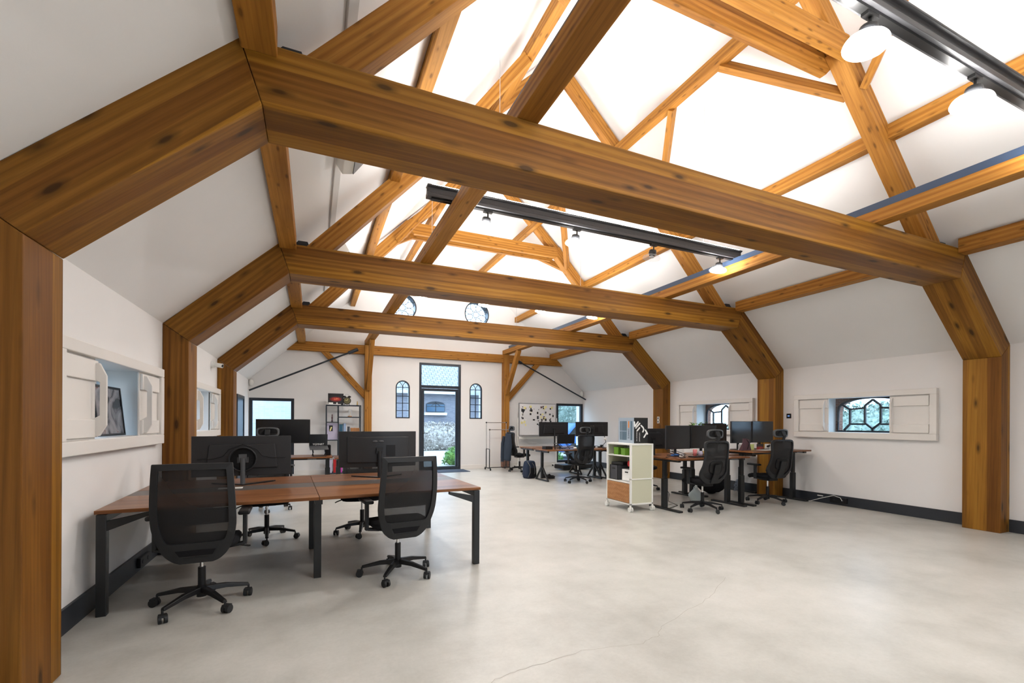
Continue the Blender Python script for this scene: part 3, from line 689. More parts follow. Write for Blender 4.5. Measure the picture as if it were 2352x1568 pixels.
posn = ['far left one', 'second from the left', 'third from the left', 'far right one']
for k, y in enumerate(TY + (-1.57,)):  # lamps on the last two beams are added fill lights
    for j, x in enumerate(LX):
        lit = not ((k == 1 and j == 2) or (k == 4 and j in (0, 1))); src = pl if lit else pu
        if k == 4:
            lab = 'added disc lamp behind the viewer, %s' % posn[j]
        else: lab = '%s disc lamp hanging under the %s, %s' % ('glowing' if lit else 'unlit', bayn[k], posn[j])
        loc = (x, y, 3.72 - .018 - .175)
        if src.name in used: o = dup(src, loc, 0, lab, 'track lamps')
        else: o = src; put(o, loc); o['label'] = lab; o['group'] = 'track lamps'; used.add(src.name)

# ------------------------------------------------------------------ ceiling and wall fittings
def sl_box(name, x, y0, y1, w, h, m, label, cat, off=0.0):
    s = -1 if x < C else 1; ang = math.atan(.93) * (1 if s < 0 else -1)
    o = MB().box(-w / 2, w / 2, -(y1 - y0) / 2, (y1 - y0) / 2, -h, 0).build(name, m, None, .004)
    n = Vector((math.sin(ang), 0, -math.cos(ang)))
    p = Vector((x, (y0 + y1) / 2, roofz(x))) + n * (.001 + off)
    o.matrix_basis = Matrix.Translation(p) @ Matrix.Rotation(-ang, 4, 'Y'); return tag(o, label, cat)
sl_box('ceiling_trunking', .21, YF + .1, YB - .1, .09, .022, paint('pale_grey_trunking', (.62, .61, .59)), 'pale grey trunking strip running up the left roof slope', 'trunking')
def wedge_speaker(y, label):
    r = thing('wall_speaker', label, 'speaker', (.36, y, roofz(.36)), 0, 'white boxes on the left roof slope')
    b = MB().prism([(-.16, -.17), (.10, .09), (.16, -.02), (.0, -.24), (-.10, -.26)], 'y', -.14, .14); b.build('housing', M['white'], r, .008)
    MB().prism([(.155, -.03), (.165, -.035), (.005, -.25), (-.003, -.235)], 'y', -.12, .12).build('grille', M['grey'], r)
wedge_speaker(4.85, 'white angled speaker box on left roof slope, behind the nearest frame')
wedge_speaker(7.98, 'white angled speaker box on left roof slope, behind the middle frame')
c_ = thing('security_camera', 'small white security camera high beside the farthest left post', 'camera', (XL + .001, 8.62, 2.30))
MB().cyl((0, 0, 0), (.05, 0, 0), .055).build('mount', M['white'], c_, .006); MB().cyl((.04, 0, 0), (.16, -.05, -.02), .035).build('camera_body', M['white'], c_, .01); MB().cyl((.16, -.05, -.02), (.165, -.052, -.021), .024).build('lens', M['black'], c_)
for x, sd in ((-1.44, 'left'), (8.28, 'right')):
    single(MB().ball((0, 0, 0), .055, .045, .085), 'motion_sensor', M['white'], 'white oval motion sensor in the back %s corner' % sd, 'sensor', (x, YB - .04, 2.38))
r = thing('thermostat', 'small dark square thermostat on the right wall beside a post', 'thermostat', (XR, 5.93, 1.55)); MB().box(-.012, 0, -.045, .045, -.045, .045).build('plate', M['black'], r, .004); MB().box(-.014, -.012, -.02, .02, -.012, .012).build('display', mat('dim_blue_display', (.05, .1, .2), .3, emit=(.2, .4, .9), es=.6), r)
def socket(x, y, s, label, n=2):
    r = thing('power_socket', label, 'socket', (x, y, .085))
    MB().box(min(0, s * .03), max(0, s * .03), -.14, .14, -.045, .045).build('socket_plate', M['black'], r, .005)
    for k in range(n): MB().cyl((s * .03, -.07 + k * .14, 0), (s * .033, -.07 + k * .14, 0), .021).build('outlet', M['black2'], r)
socket(XL + .022, 5.35, 1, 'black double socket on the left skirting under the desk'); socket(XR - .022, 5.0, -1, 'black double socket on the right skirting')
single(MB().box(-.006, 0, -.05, .05, -.008, .008), 'socket_label', M['white'], 'small white strip on the right skirting beside the socket', 'label', (XR - .022, 5.32, .12))
single(MB().tube([(0, 0, 0), (.0, .03, .05), (-.03, .12, .08), (-.06, .28, .02), (-.08, .5, -.07), (-.05, .7, -.075), (-.10, .95, -.075)], .005), 'white_cable', M['white'], 'white cable from the right skirting socket along the floor', 'cable', (XR - .06, 4.93, .085))

# ------------------------------------------------------------------ office chairs
def star_base(r, rot0=0.3, R=.315):
    b = MB().cyl((0, 0, .07), (0, 0, .15), .034)
    for k in range(5):
        a = rot0 + k * 2 * PI / 5; e = Vector((math.cos(a), math.sin(a), 0))
        pts = [Vector((0, 0, .125)) + e * .02, Vector((0, 0, .118)) + e * R * .5, Vector((0, 0, .088)) + e * R]
        side = Vector((-e.y, e.x, 0)); ws = (.028, .024, .017); hs = (.02, .016, .011); vs = []
        for p, w_, h_ in zip(pts, ws, hs): vs += [p - side * w_ - Vector((0, 0, h_)), p + side * w_ - Vector((0, 0, h_)), p + side * w_ * .7 + Vector((0, 0, h_)), p - side * w_ * .7 + Vector((0, 0, h_))]
        fs = [(3, 2, 1, 0), (8, 9, 10, 11)]
        for i in (0, 4):
            for q in range(4): fs.append((i + q, i + (q + 1) % 4, i + 4 + (q + 1) % 4, i + 4 + q))
        b.add(vs, fs)
    b.build('star_base', M['black'], r, .004)
    for k in range(5):
        a = rot0 + k * 2 * PI / 5; e = Vector((math.cos(a), math.sin(a), 0)) * R; an = a + 1.1 + k
        d = Vector((math.cos(an), math.sin(an), 0)); sd = Vector((-d.y, d.x, 0)); c = e - d * .018 + Vector((0, 0, .03))
        m_ = MB()
        for s in (-1, 1): m_.cyl(c + sd * s * .008, c + sd * s * .027, .03, n=14)
        m_.cyl(e + Vector((0, 0, .04)), e + Vector((0, 0, .085)), .008, n=8); m_.obox(c + Vector((0, 0, .022)), (.045, .05, .018), Matrix((d, sd, Vector((0, 0, 1)))).transposed())
        m_.build('caster', M['black2'], r, .002)
    MB().cyl((0, 0, .12), (0, 0, .29), .026).build('gas_column', M['black'], r); MB().cyl((0, 0, .29), (0, 0, .42), .014).build('gas_piston', M['chrome'], r)
def outline(prof, n=None):
    """prof: (z, half width) bottom to top -> closed loop"""
    R_ = [(w, z) for z, w in prof]; return R_ + [(-w, z) for w, z in reversed(R_)]
def smooth_prof(pts, n=26):
    out = []
    zs = [p[0] for p in pts]
    for i in range(n):
        t_ = i / (n - 1) * (len(pts) - 1); k = min(int(t_), len(pts) - 2); f = t_ - k
        p0 = pts[max(k - 1, 0)]; p1 = pts[k]; p2 = pts[k + 1]; p3 = pts[min(k + 2, len(pts) - 1)]
        out.append(tuple(0.5 * ((2 * p1[q]) + (-p0[q] + p2[q]) * f + (2 * p0[q] - 5 * p1[q] + 4 * p2[q] - p3[q]) * f * f + (-p0[q] + 3 * p1[q] - 3 * p2[q] + p3[q]) * f ** 3) for q in (0, 1)))
    return out
def seat_part(r, w=.25, d=.24, z=.455, m='fabric'):
    vs = MB(); n = 28
    prof = [(0.90, -.005), (1.0, .018), (1.0, .045), (.93, .065), (.6, .072)]
    rings = []
    for f, zz in prof:
        for i in range(n):
            a = 2 * PI * i / n; c, s = math.cos(a), math.sin(a); p = 4.5
            k = (abs(c) ** p + abs(s) ** p) ** (-1 / p)
            rings.append((w * f * k * c, d * f * k * s + .02, z + zz - (0.02 if s > .6 and f > .5 else 0)))
    fs = []
    for i in range(len(prof) - 1):
        for k in range(n): fs.append((i * n + k, i * n + (k + 1) % n, (i + 1) * n + (k + 1) % n, (i + 1) * n + k))
    fs.append(tuple(range(n))[::-1]); fs.append(tuple(range((len(prof) - 1) * n, len(prof) * n)))
    vs.add(rings, fs, True); return vs.build('seat', M[m], r)
def armrests(r, x=.285, z=.70, y=-.02):
    for s in (-1, 1):
        b = MB().bar((s * .18, y, .435), (s * x, y, .45), .06, .022).bar((s * x, y, .44), (s * x, y, z - .02), .05, .03, (1, 0, 0)); a = b.build('armrest', M['black2'], r, .006)
        MB().box(s * x - .04, s * x + .04, y - .10, y + .15, z - .02, z + .012).build('arm_pad', M['black'], a, .012)
def bend(lean=.16, z0=.45, cv=.45, y0=-.235):
    return lambda v: Vector((v.x, v.y + y0 - lean * (v.z - z0) + cv * v.x * v.x - .045 * math.sin((v.z - .5) * 4.5), v.z))
def task_chair():
    r = thing('task_chair', '', 'office chair'); star_base(r)
    MB().box(-.10, .10, -.13, .10, .405, .455).build('seat_mechanism', M['black'], r, .01)
    b = MB().tube([(.08, .02, .43), (.24, .03, .425), (.30, .05, .405), (.31, .07, .40)], .007); b.build('height_lever', M['black'], r)
    seat_part(r); armrests(r)
    F = bend()
    po = smooth_prof([(.375, .10), (.40, .15), (.47, .205), (.62, .248), (.78, .252), (.95, .244), (1.06, .237), (1.095, .234), (1.098, .228)])
    pi_ = smooth_prof([(.53, .145), (.54, .172), (.58, .190), (.66, .205), (.78, .208), (.95, .202), (1.03, .197), (1.052, .195), (1.055, .19)])
    b = MB().ring(outline(po), outline(pi_), 'y', -.014, .014, F); b.build('back_frame', M['black2'], r, .004)
    MB().prism([(-.10, .432), (.10, .432), (.125, .478), (-.125, .478)], 'y', -.0165, .0165).warp(F).build('grip_slot', M['fabric'], r, .004)
    g_ = MB(); nx, nz = 8, 16; vs = []; fs = []
    for i in range(nz + 1):
        k = i / nz * (len(pi_) - 1); a = pi_[int(k)]; z = a[0]
        for j in range(nx + 1): vs.append(F(Vector(((a[1] + .005) * (2 * j / nx - 1), .004, z))))
    for i in range(nz):
        for j in range(nx): fs.append((i * (nx + 1) + j, i * (nx + 1) + j + 1, (i + 1) * (nx + 1) + j + 1, (i + 1) * (nx + 1) + j))
    g_.add(vs, fs, True).build('mesh_back', M['mesh'], r)
    lb = MB(); vs = []; n = 12
    for zz, yy in ((.66, .03), (.775, .03)):
        for j in range(n + 1): vs.append(F(Vector((.20 * (2 * j / n - 1), yy, zz))))
    for zz, yy in ((.66, .034), (.775, .034)):
        for j in range(n + 1): vs.append(F(Vector((.20 * (2 * j / n - 1), yy, zz))))
    N = n + 1; fs = [(j, j + 1, N + j + 1, N + j) for j in range(n)] + [(2 * N + j, 3 * N + j, 3 * N + j + 1, 2 * N + j + 1) for j in range(n)]
    lb.add(vs, fs, True).build('lumbar_band', M['perf'], r)
    b = MB().bar((0, -.10, .43), (0, -.225, .43), .16, .03); b.build('back_bracket', M['black'], r, .006)
    return r
def headrest_chair():
    r = thing('ergonomic_chair', '', 'office chair'); star_base(r, .9)
    MB().box(-.10, .10, -.13, .10, .40, .455).build('seat_mechanism', M['black'], r, .01)
    seat_part(r, .255, .245, .455); armrests(r, .30, .69)
    F = bend(.13, .45, .55, -.22)
    po = smooth_prof([(.455, .08), (.47, .15), (.54, .235), (.63, .268), (.75, .240), (.90, .232), (1.06, .240), (1.115, .215), (1.13, .14)])
    pi_ = smooth_prof([(.515, .06), (.525, .11), (.575, .19), (.64, .225), (.75, .208), (.90, .204), (1.04, .215), (1.09, .19), (1.10, .13)])
    MB().ring(outline(po), outline(pi_), 'y', -.018, .014, F).build('back_frame', M['grey'] if False else M['black2'], r, .005)
    vs = []; fs = []; nx, nz = 8, 18
    for i in range(nz + 1):
        k = i / nz * (len(pi_) - 1); a = pi_[int(k)]
        for j in range(nx + 1): vs.append(F(Vector(((a[1] + .006) * (2 * j / nx - 1), .006, a[0]))))
    for i in range(nz):
        for j in range(nx): fs.append((i * (nx + 1) + j, i * (nx + 1) + j + 1, (i + 1) * (nx + 1) + j + 1, (i + 1) * (nx + 1) + j))
    MB().add(vs, fs, True).build('mesh_back', M['mesh2'], r)
    b = MB(); b.prism([(-.07, .46), (.07, .46), (.05, .62), (.055, .76), (-.055, .76), (-.05, .62)], 'y', -.045, -.02); b.warp(F); b.build('spine', M['black2'], r, .006)
    b = MB(); b.prism(outline(smooth_prof([(.62, .05), (.64, .11), (.72, .13), (.79, .12), (.81, .08)], 12)), 'y', -.018, .02); b.warp(F); b.build('lumbar_pad', M['black'], r, .008)
    b = MB(); b.bar((0, -.31, 1.08), (0, -.345, 1.20), .05, .02).bar((0, -.345, 1.19), (0, -.30, 1.27), .07, .03); b.build('headrest_bracket', M['black2'], r, .005)
    def G(v): return Vector((v.x, v.y - .285 + 1.1 * v.x * v.x, v.z + 1.235))
    o_ = []; i_ = []
    for k in range(24):
        a = 2 * PI * k / 24; c, s = math.cos(a), math.sin(a); q = (abs(c) ** 4 + abs(s) ** 4) ** -.25
        o_.append((.155 * q * c, .072 * q * s)); i_.append((.13 * q * c, .05 * q * s))
    hr = MB().ring(o_, i_, 'y', -.015, .015, G).build('headrest', M['grey'], r, .004)
    b = MB().prism([(u * 1.02, v * 1.02) for u, v in i_], 'y', -.002, .01); b.warp(G); b.build('headrest_mesh', M['black'], hr)
    return r
TC = task_chair(); HC = headrest_chair()
GA = 'task chairs around the front left bench desk'; GH = 'high back chairs with headrests'
put(TC, (-.77, 4.12, 0), .03); TC['label'] = 'black mesh task chair nearest the viewer, in front of the left monitor'; TC['group'] = GA
dup(TC, (.715, 4.26, 0), .13, 'black mesh task chair in front of the right side of the bench desk', GA)
dup(TC, (-.50, 6.13, 0), PI + .1, 'black task chair behind the bench desk, hidden behind the left monitor', GA)
dup(TC, (.57, 6.05, 0), PI - .15, 'black task chair behind the bench desk, behind the right monitor', GA)
put(HC, (5.76, 5.55, 0), -.06); HC['label'] = 'black high back chair with grey headrest beside the white cart'; HC['group'] = GH
dup(HC, (7.40, 5.65, 0), -.10, 'black high back chair nearest the right wall', GH)
dup(HC, (-.62, 8.15, 0), -.05, 'high back chair at the back left desk with glass behind', GH)
dup(HC, (5.74, 9.30, 0), .12, 'high back chair at the trestle desk in the back', GH)
dup(HC, (5.45, 12.0, 0), -1.5, 'high back chair with a jacket over it near the clothes rack', GH)
dup(HC, (6.35, 7.75, 0), PI + .4, 'black chair behind the right hand desks, only its base and seat edge showing', GH)

# ------------------------------------------------------------------ bench desk (front left)
BD = thing('bench_desk', 'four place bench desk with walnut tops and black legs, front left', 'desk', (.01, 5.08, 0), math.radians(2.7))
T = .755
for sx in (-1, 1):
    for sy in (-1, 1):
        x0, x1 = sorted((sx * .002, sx * 1.47)); y0, y1 = sorted((sy * .17, sy * .88))
        tp = MB().box(x0, x1, y0, y1, T - .026, T).build('tabletop', M['walnut'], BD, .002)
    MB().box(min(sx * .002, sx * 1.47), max(sx * .002, sx * 1.47), -.168, .168, T - .026, T - .001).build('cable_cover', M['deskgrey'], BD)
for x in (-1.43, 1.43):
    b = MB()
    b.bar((x, -.84, T - .056), (x, .84, T - .056), .05, .06)
    for s in (-1, 1):
        b.prism([(s * .85, T - .086), (s * .76, T - .086), (s * .85, T - .17)], 'x', x - .02, x + .02)
        b.prism([(x, T - .086), (x - math.copysign(.28, x), T - .03), (x - math.copysign(.28, x), T - .055), (x - math.copysign(.03, x), T - .15)], 'y', s * .855 - .02, s * .855 + .02)
    b.build('end_frame', M['pwm'], BD, .003)
    for y in (-.85, .85): MB().box(x - .03, x + .03, y - .03, y + .03, 0, T - .03).build('leg', M['pwm'], BD, .004)
for y in (-.62, .42): MB().box(-.03, .03, y - .03, y + .03, 0, T - .03).build('leg', M['pwm'], BD, .004)
MB().box(-1.41, 1.41, -.30, -.24, T - .076, T - .028).box(-1.41, 1.41, .24, .30, T - .076, T - .028).box(-.03, .03, -.80, .80, T - .076, T - .028).build('support_rail', M['pwm'], BD)

# ------------------------------------------------------------------ monitors
def monitor(label, loc, rz, w, h, zb, curve=0.0, ring=False, logo=False, cat='monitor', group=None, neck=True):
    """screen faces local -Y, stands at desk height loc.z, lower edge zb above it"""
    r = thing('monitor', label, cat, loc, rz, group); n = 16
    def panel(hw, z0, z1, y0, y1, f=1.0):
        b = MB(); vs = []
        for i in range(n + 1):
            x = -hw + 2 * hw * i / n; c = -curve * x * x
            vs += [(x, y0 + c, z0), (x, y1 + c, z0), (x, y1 + c, z1), (x, y0 + c, z1)]
        fs = [(3, 2, 1, 0), (4 * n, 4 * n + 1, 4 * n + 2, 4 * n + 3)]
        for i in range(n):
            for q in range(4): fs.append((4 * i + q, 4 * i + (q + 1) % 4, 4 * i + 4 + (q + 1) % 4, 4 * i + 4 + q))
        return b.add(vs, fs)
    hb = panel(w / 2, zb, zb + h, 0, .028)
    hs = hb.build('housing', M['moncase'], r, .004)
    bulge = MB().prism([(-w * .36, zb + h * .18), (w * .36, zb + h * .18), (w * .33, zb + h * .80), (-w * .33, zb + h * .80)], 'y', .02, .05)
    if curve: bulge = panel(w * .40, zb + h * .12, zb + h * .86, .02, .05)
    bulge.build('rear_cover', M['moncase'], r, .012)
    panel(w / 2 - .008, zb + .012, zb + h - .008, -.0015, .001).build('screen', M['screen'], r)
    if neck:
        MB().cyl((0, .075, .012), (0, .075, zb + h * .45), .022, n=14).box(-.035, .035, .045, .08, zb + h * .38, zb + h * .55).build('stand_neck', M['grey'] if ring else M['black2'], r)
        if ring or curve:
            b = MB()
            for s in (-1, 1): b.prism([(0, .05), (0, .11), (s * .27, -.12), (s * .29, -.16), (s * .24, -.14)], 'z', 0, .012)
            b.build('stand_foot', M['black'], r)
        else: MB().box(-.12, .12, -.04, .15, 0, .012).build('stand_foot', M['black'], r, .005)
    if ring:
        zc = zb + h * .42
        b = MB(); R_ = .125
        b.lathe([(R_, -.0), (R_, .03), (R_ - .008, .034), (R_ - .014, .03), (R_ - .014, .0)], (0, .05, zc), 40, Matrix.Rotation(-PI / 2, 3, 'X')); b.build('mount_ring', M['black2'], r)
        MB().box(-.05, .05, .056, .062, zc - .035, zc + .02).build('type_plate', M['grey'], r)
        b = MB()
        for s in (-1, 1): b.tube([(s * w * .44, .054, zb + h * .44), (s * w * .30, .055, zb + h * .44), (s * .17, .056, zb + h * .5), (s * .125, .057, zb + h * .66), (0, .057, zb + h * .80)], .004, 6)
        b.build('styling_line', M['black'], r)
    if logo:
        MB().ball((.05, .056, zb + h * .72), .03, .006, .012).ball((-.02, .056, zb + h * .72), .03, .006, .012).build('emblem', M['grey'], r)
        MB().box(-.18, -.08, .048, .054, zb + h * .3, zb + h * .62).build('port_panel', M['black'], r)
    return r
monitor('large black monitor seen from behind, round stand mount, left on the bench desk', (-.65, 5.35, T), PI + .06, .87, .40, .09, ring=True)
monitor('curved black monitor seen from behind, right on the bench desk', (.70, 5.50, T), PI, .87, .41, .12, curve=.28, logo=True)

single(MB().box(-.10, .10, -.05, .05, 0, .002), 'paper_sheet', M['paper'], 'small white sheet on the bench desk beside the left monitor foot', 'paper', (-.72, 5.07, T), .05)
# ------------------------------------------------------------------ sit-stand desks on the right
def sit_desk(label, x0, x1, y0, y1, z, group='height adjustable desks by the right wall', foot=True, name='sit_stand_desk'):
    r = thing(name, label, 'desk', ((x0 + x1) / 2, (y0 + y1) / 2, 0), 0, group); w = (x1 - x0) / 2; d = (y1 - y0) / 2
    MB().box(-w, w, -d, d, z - .025, z).build('tabletop', M['walnut'], r, .003)
    MB().box(-w + .08, w - .08, -.03, .03, z - .075, z - .026).box(-w + .05, -w + .11, -d + .06, d - .06, z - .06, z - .026).box(w - .11, w - .05, -d + .06, d - .06, z - .06, z - .026).build('under_frame', M['pwm'], r)
    for s in (-1, 1):
        b = MB().box(s * (w - .08) - .045, s * (w - .08) + .045, -.03, .03, .03, .50).box(s * (w - .08) - .035, s * (w - .08) + .035, -.022, .022, .50, z - .05); b.build('column', M['pwm'], r, .004)
        MB().box(s * (w - .08) - .04, s * (w - .08) + .04, -d + .02, d - .06, 0, .03).build('foot', M['pwm'], r, .006)
    MB().box(.35, .50, -d - .002, -d + .05, z - .045, z - .027).build('height_switch', M['grey'], r)
    return r
D1Z, D2Z = .845, .930
sit_desk('walnut sit stand desk right of the white cart, lower one in the front row', 5.17, 6.73, 5.46, 6.24, D1Z)
sit_desk('walnut sit stand desk raised higher, touching the right wall in the front row', 6.76, 8.25, 5.43, 6.02, D2Z)
sit_desk('sit stand desk in the second row behind the white cart', 5.25, 6.73, 6.46, 7.24, .80)
sit_desk('sit stand desk in the second row by the right wall', 6.76, 8.25, 6.46, 7.24, .80)
monitor('left black screen facing the viewer on the lower sit stand desk', (5.70, 6.02, D1Z), .04, .56, .40, .115, group='twin screens on sit stand desks')
monitor('right black screen facing the viewer on the lower sit stand desk', (6.26, 6.00, D1Z), -.04, .56, .40, .12, group='twin screens on sit stand desks')
monitor('left black screen on the raised sit stand desk', (7.05, 5.90, D2Z), .03, .52, .39, .12, group='twin screens on sit stand desks')
monitor('right black screen on the raised sit stand desk', (7.575, 5.88, D2Z), -.03, .52, .39, .125, group='twin screens on sit stand desks')
o = monitor('black monitor seen from behind, just above the right end of the white cart', (5.78, 6.80, .80), PI, .62, .38, .12)
text_mesh('maker_name', 'AOC', .035, M['grey'], o, Matrix.Translation((-.12, .052, .12 + .31)) @ Matrix.Rotation(PI, 4, 'Z') @ FRONT)
monitor('black monitor seen from behind, between the front screens below the window', (7.40, 6.85, .80), PI, .66, .42, .18)

# ------------------------------------------------------------------ trestle desks at the back
def trestle_desk(label, x0, x1, y0, y1, z):
    r = thing('trestle_desk', label, 'desk', ((x0 + x1) / 2, (y0 + y1) / 2, 0), 0, 'trestle desks in the back'); w = (x1 - x0) / 2; d = (y1 - y0) / 2
    MB().box(-w, w, -d, d, z - .028, z).build('tabletop', M['walnut'], r, .003)
    for s in (-1, 1):
        x = s * (w - .06); b = MB().box(x - .03, x + .03, -.03, .03, .05, z - .03)
        b.bar((x, 0, .36), (x, -.31, .02), .035, .035); b.bar((x, 0, .36), (x, .31, .02), .035, .035); b.bar((x, -.32, .02), (x, .32, .02), .04, .03); b.bar((x, -.33, z - .05), (x, .33, z - .05), .04, .04)
        b.build('trestle', M['pwm'], r, .003)
    return r
CZ = .755
trestle_desk('walnut trestle desk in the back, front row left', 5.03, 6.65, 9.50, 10.28, CZ)
trestle_desk('walnut trestle desk in the back, front row right behind the cart', 6.70, 8.25, 9.50, 10.28, CZ)
trestle_desk('walnut trestle desk in the back, rear row left', 5.12, 6.70, 10.50, 11.28, CZ)
monitor('black monitor seen from behind in front of the whiteboard', (5.92, 10.85, CZ), PI, .88, .38, .285)
monitor('black monitor seen from behind near the back right window', (7.13, 10.85, CZ), PI - .05, 1.02, .40, .275, logo=True)

# ------------------------------------------------------------------ desk at the back left
sd_ = sit_desk('walnut desk at the back left with a large screen', -1.23, .34, 9.30, 10.05, .735, None)
monitor('very large black screen facing the viewer on the back left desk', (-.52, 9.72, .735), 0, .93, .46, .245)
monitor('slim dark screen on the low cabinet right of the back left desk', (.82, 9.95, .735), -1.25, .42, .28, .12)
c_ = sit_desk('black topped side desk right of the back left desk', .38, 1.55, 9.45, 10.1, .70, None, name='side_desk')
c_.children[0].data.materials[0] = M['pwm']
pc = thing('pen_holder', 'dark pen holder with coloured pens on the black side desk', 'pen holder', (.52, 9.62, .70)); MB().lathe([(.035, 0), (.04, .0), (.04, .10), (.036, .10), (.035, .01)]).build('cup', M['black2'], pc)
for k, m_ in enumerate(('yellow', 'blue', 'green', 'paper', 'orange')): MB().cyl((.01 * math.cos(k * 1.3), .01 * math.sin(k * 1.3), .01), (.05 * math.cos(k * 1.3), .04 * math.sin(k * 1.3), .19), .005, n=8).build('pen', M[m_], pc)
single(MB().box(-.12, .12, -.08, .08, 0, .012).box(-.10, .08, -.07, .06, .012, .02), 'paper_stack', M['paper'], 'stack of white papers on the black side desk', 'papers', (.60, 9.80, .70), .3)
single(MB().box(-.05, .05, -.13, .13, 0, .20), 'desk_speaker', M['fabric'], 'dark box speaker behind the laptop on the back left desk', 'speaker', (.27, 9.85, .735), bevel=.01)
# laptop on a wire stand
def xstand(name, label, loc, rz, h=.16):
    r = thing(name, label, 'laptop stand', loc, rz); b = MB()
    for s in (-1, 1):
        b.bar((s * .11, -.12, .006), (s * .11, .10, h), .014, .008); b.bar((s * .11, .12, .006), (s * .11, -.11, h * .55), .014, .008); b.bar((s * .11, -.13, h * .5), (s * .11, .12, h + .03), .016, .008)
    b.bar((-.11, -.12, .006), (.11, -.12, .006), .012, .008).bar((-.11, .12, .006), (.11, .12, .006), .012, .008); b.build('wire_frame', M['black'], r); return r
xstand('laptop_stand', 'black folding laptop stand on the back left desk', (.10, 9.52, .735), .1, .16)
def laptop(label, loc, rz, w=.34, tilt=1.35, base_t=.0, m='navy', lid='screen', cat='laptop'):
    r = thing('laptop', label, cat, loc, rz); B = Matrix.Rotation(base_t, 4, 'X')
    o_ = MB().box(-w / 2, w / 2, -.115, .115, 0, .012).build('keyboard_deck', M['grey'], r, .003); o_.matrix_basis = B
    o_ = MB().box(-w / 2, w / 2, 0, .008, 0, .225).build('lid', M[m], r, .003); o_.matrix_basis = B @ Matrix.Translation((0, .112, .012)) @ Matrix.Rotation(-(tilt - PI / 2) * -1 - .15, 4, 'X')
    return r
lp = laptop('open laptop with dark screen and white lettering on the back left desk stand', (.10, 9.52, .735 + .155), .08, .33, PI / 2, .25, 'screen')
text_mesh('screen_lettering', 'YGMNRT', .05, M['paper'], lp.children[1], Matrix.Translation((0, -.002, .03)) @ FRONT)

# ------------------------------------------------------------------ white rolling cart and contents
CT = thing('rolling_cart', 'white rolling storage cart with perforated side and wooden drawer front', 'cart', (4.79, 6.165, 0))
w, d, z0, z1 = .225, .32, .105, 1.07
b = MB()
for x in (-w, w - .03):
    for y in (-d, d - .03): b.box(x, x + .03, y, y + .03, z0, z1 - .02)
b.box(-w, w, -d, d, z1 - .025, z1); b.box(-w, w, -d, d, z0, z0 + .025)
b.box(-w, w, -d, -d + .03, .50, .52)
b.build('cart_frame', M['white'], CT, .004)
for z in (.44, .86): MB().box(-w + .005, w - .005, -d + .012, d - .012, z, z + .02).build('shelf', M['white'], CT, .002)
MB().box(-w + .028, w - .028, -d + .008, -d + .012, z0 + .02, z1 - .02).build('perforated_panel', M['meshgreen'], CT)
MB().box(-w + .028, w - .028, d - .012, d - .008, z0 + .02, z1 - .02).build('perforated_panel', M['meshgreen'], CT)
MB().box(w - .012, w - .006, -d + .028, d - .028, z0 + .02, z1 - .02).build('back_panel', M['white'], CT)
MB().box(-w - .006, -w + .010, -d + .032, d - .032, z0 + .03, .435).build('drawer_front', M['door_wood'], CT, .003)
for x in (-w + .01, w - .01):
    for y in (-d + .01, d - .01):
        b = MB().box(x - .012, x + .012, y - .012, y + .012, .06, z0); b.cyl((x - .028, y, .037), (x - .006, y, .037), .037, n=20); b.cyl((x + .006, y, .037), (x + .028, y, .037), .037, n=20); b.build('caster', M['white'], CT, .003)
bx = thing('display_carton', 'tall black carton with white lettering and silver blue window side on the cart', 'box', (4.89, 6.20, 1.07))
MB().box(-.14, .14, -.20, .20, 0, .415).build('carton', M['pwm'], bx, .003)
MB().box(-.146, -.14, -.20, .20, 0, .415).build('window_side', M['casefront'], bx)
MB().box(-.149, -.146, -.165, -.12, .05, .36).box(-.149, -.146, -.02, .155, .05, .36).build('window_panel', M['caseglass'], bx)
MB().box(-.151, -.149, -.02, .155, .19, .20).box(-.151, -.149, .10, .11, .05, .36).build('window_bar', M['casefront'], bx)
MB().box(-.150, -.146, -.085, -.062, .25, .36).build('orange_mark', M['orange'], bx)
text_mesh('side_lettering', 'SUMMIT', .045, M['navy'], bx, Matrix.Translation((-.1475, -.075, .155)) @ Matrix.Rotation(-PI / 2, 4, 'Z') @ FRONT @ Matrix.Rotation(PI / 2, 4, 'Z'))
def cpt(x, y): return ((x - 558) / 292 * .28 - .14, .415 * (760 - y) / 585)
b = MB()
for st in (((564, 275), (574, 372)), ((578, 372), (640, 272)), ((614, 383), (676, 306)), ((597, 409), (598, 410)), ((626, 466), (672, 405)), ((705, 354), (742, 395)), ((742, 395), (760, 440)), ((760, 440), (742, 496)), ((796, 462), (838, 545)), ((824, 512), (766, 620))):
    (xa, za), (xb, zb) = cpt(*st[0]), cpt(*st[1])
    yk = -.2002 - .00035 * len(b.f) / 30
    if abs(xa - xb) > .002: b.bar((xa, yk - .0012, za), (xb, yk - .0012, zb), .024, .0030, (0, 1, 0))
    for x_, z_ in (((xa, za), (xb, zb)) if abs(xa - xb) > .002 else ((xa, za),)): b.cyl((x_, yk - .0025, z_), (x_, -.2, z_), .012, n=14)
b.build('front_lettering', M['paper'], bx)
text_mesh('small_lettering', 'VIRTUMART', .028, M['paper'], bx, Matrix.Translation((-.03, -.2015, .10)) @ FRONT @ Matrix.Rotation(-PI / 2, 4, 'Z'))
text_mesh('small_lettering', 'EXPERIENCE THE', .022, M['paper'], bx, Matrix.Translation((-.085, -.2015, .12)) @ FRONT @ Matrix.Rotation(-PI / 2, 4, 'Z'))
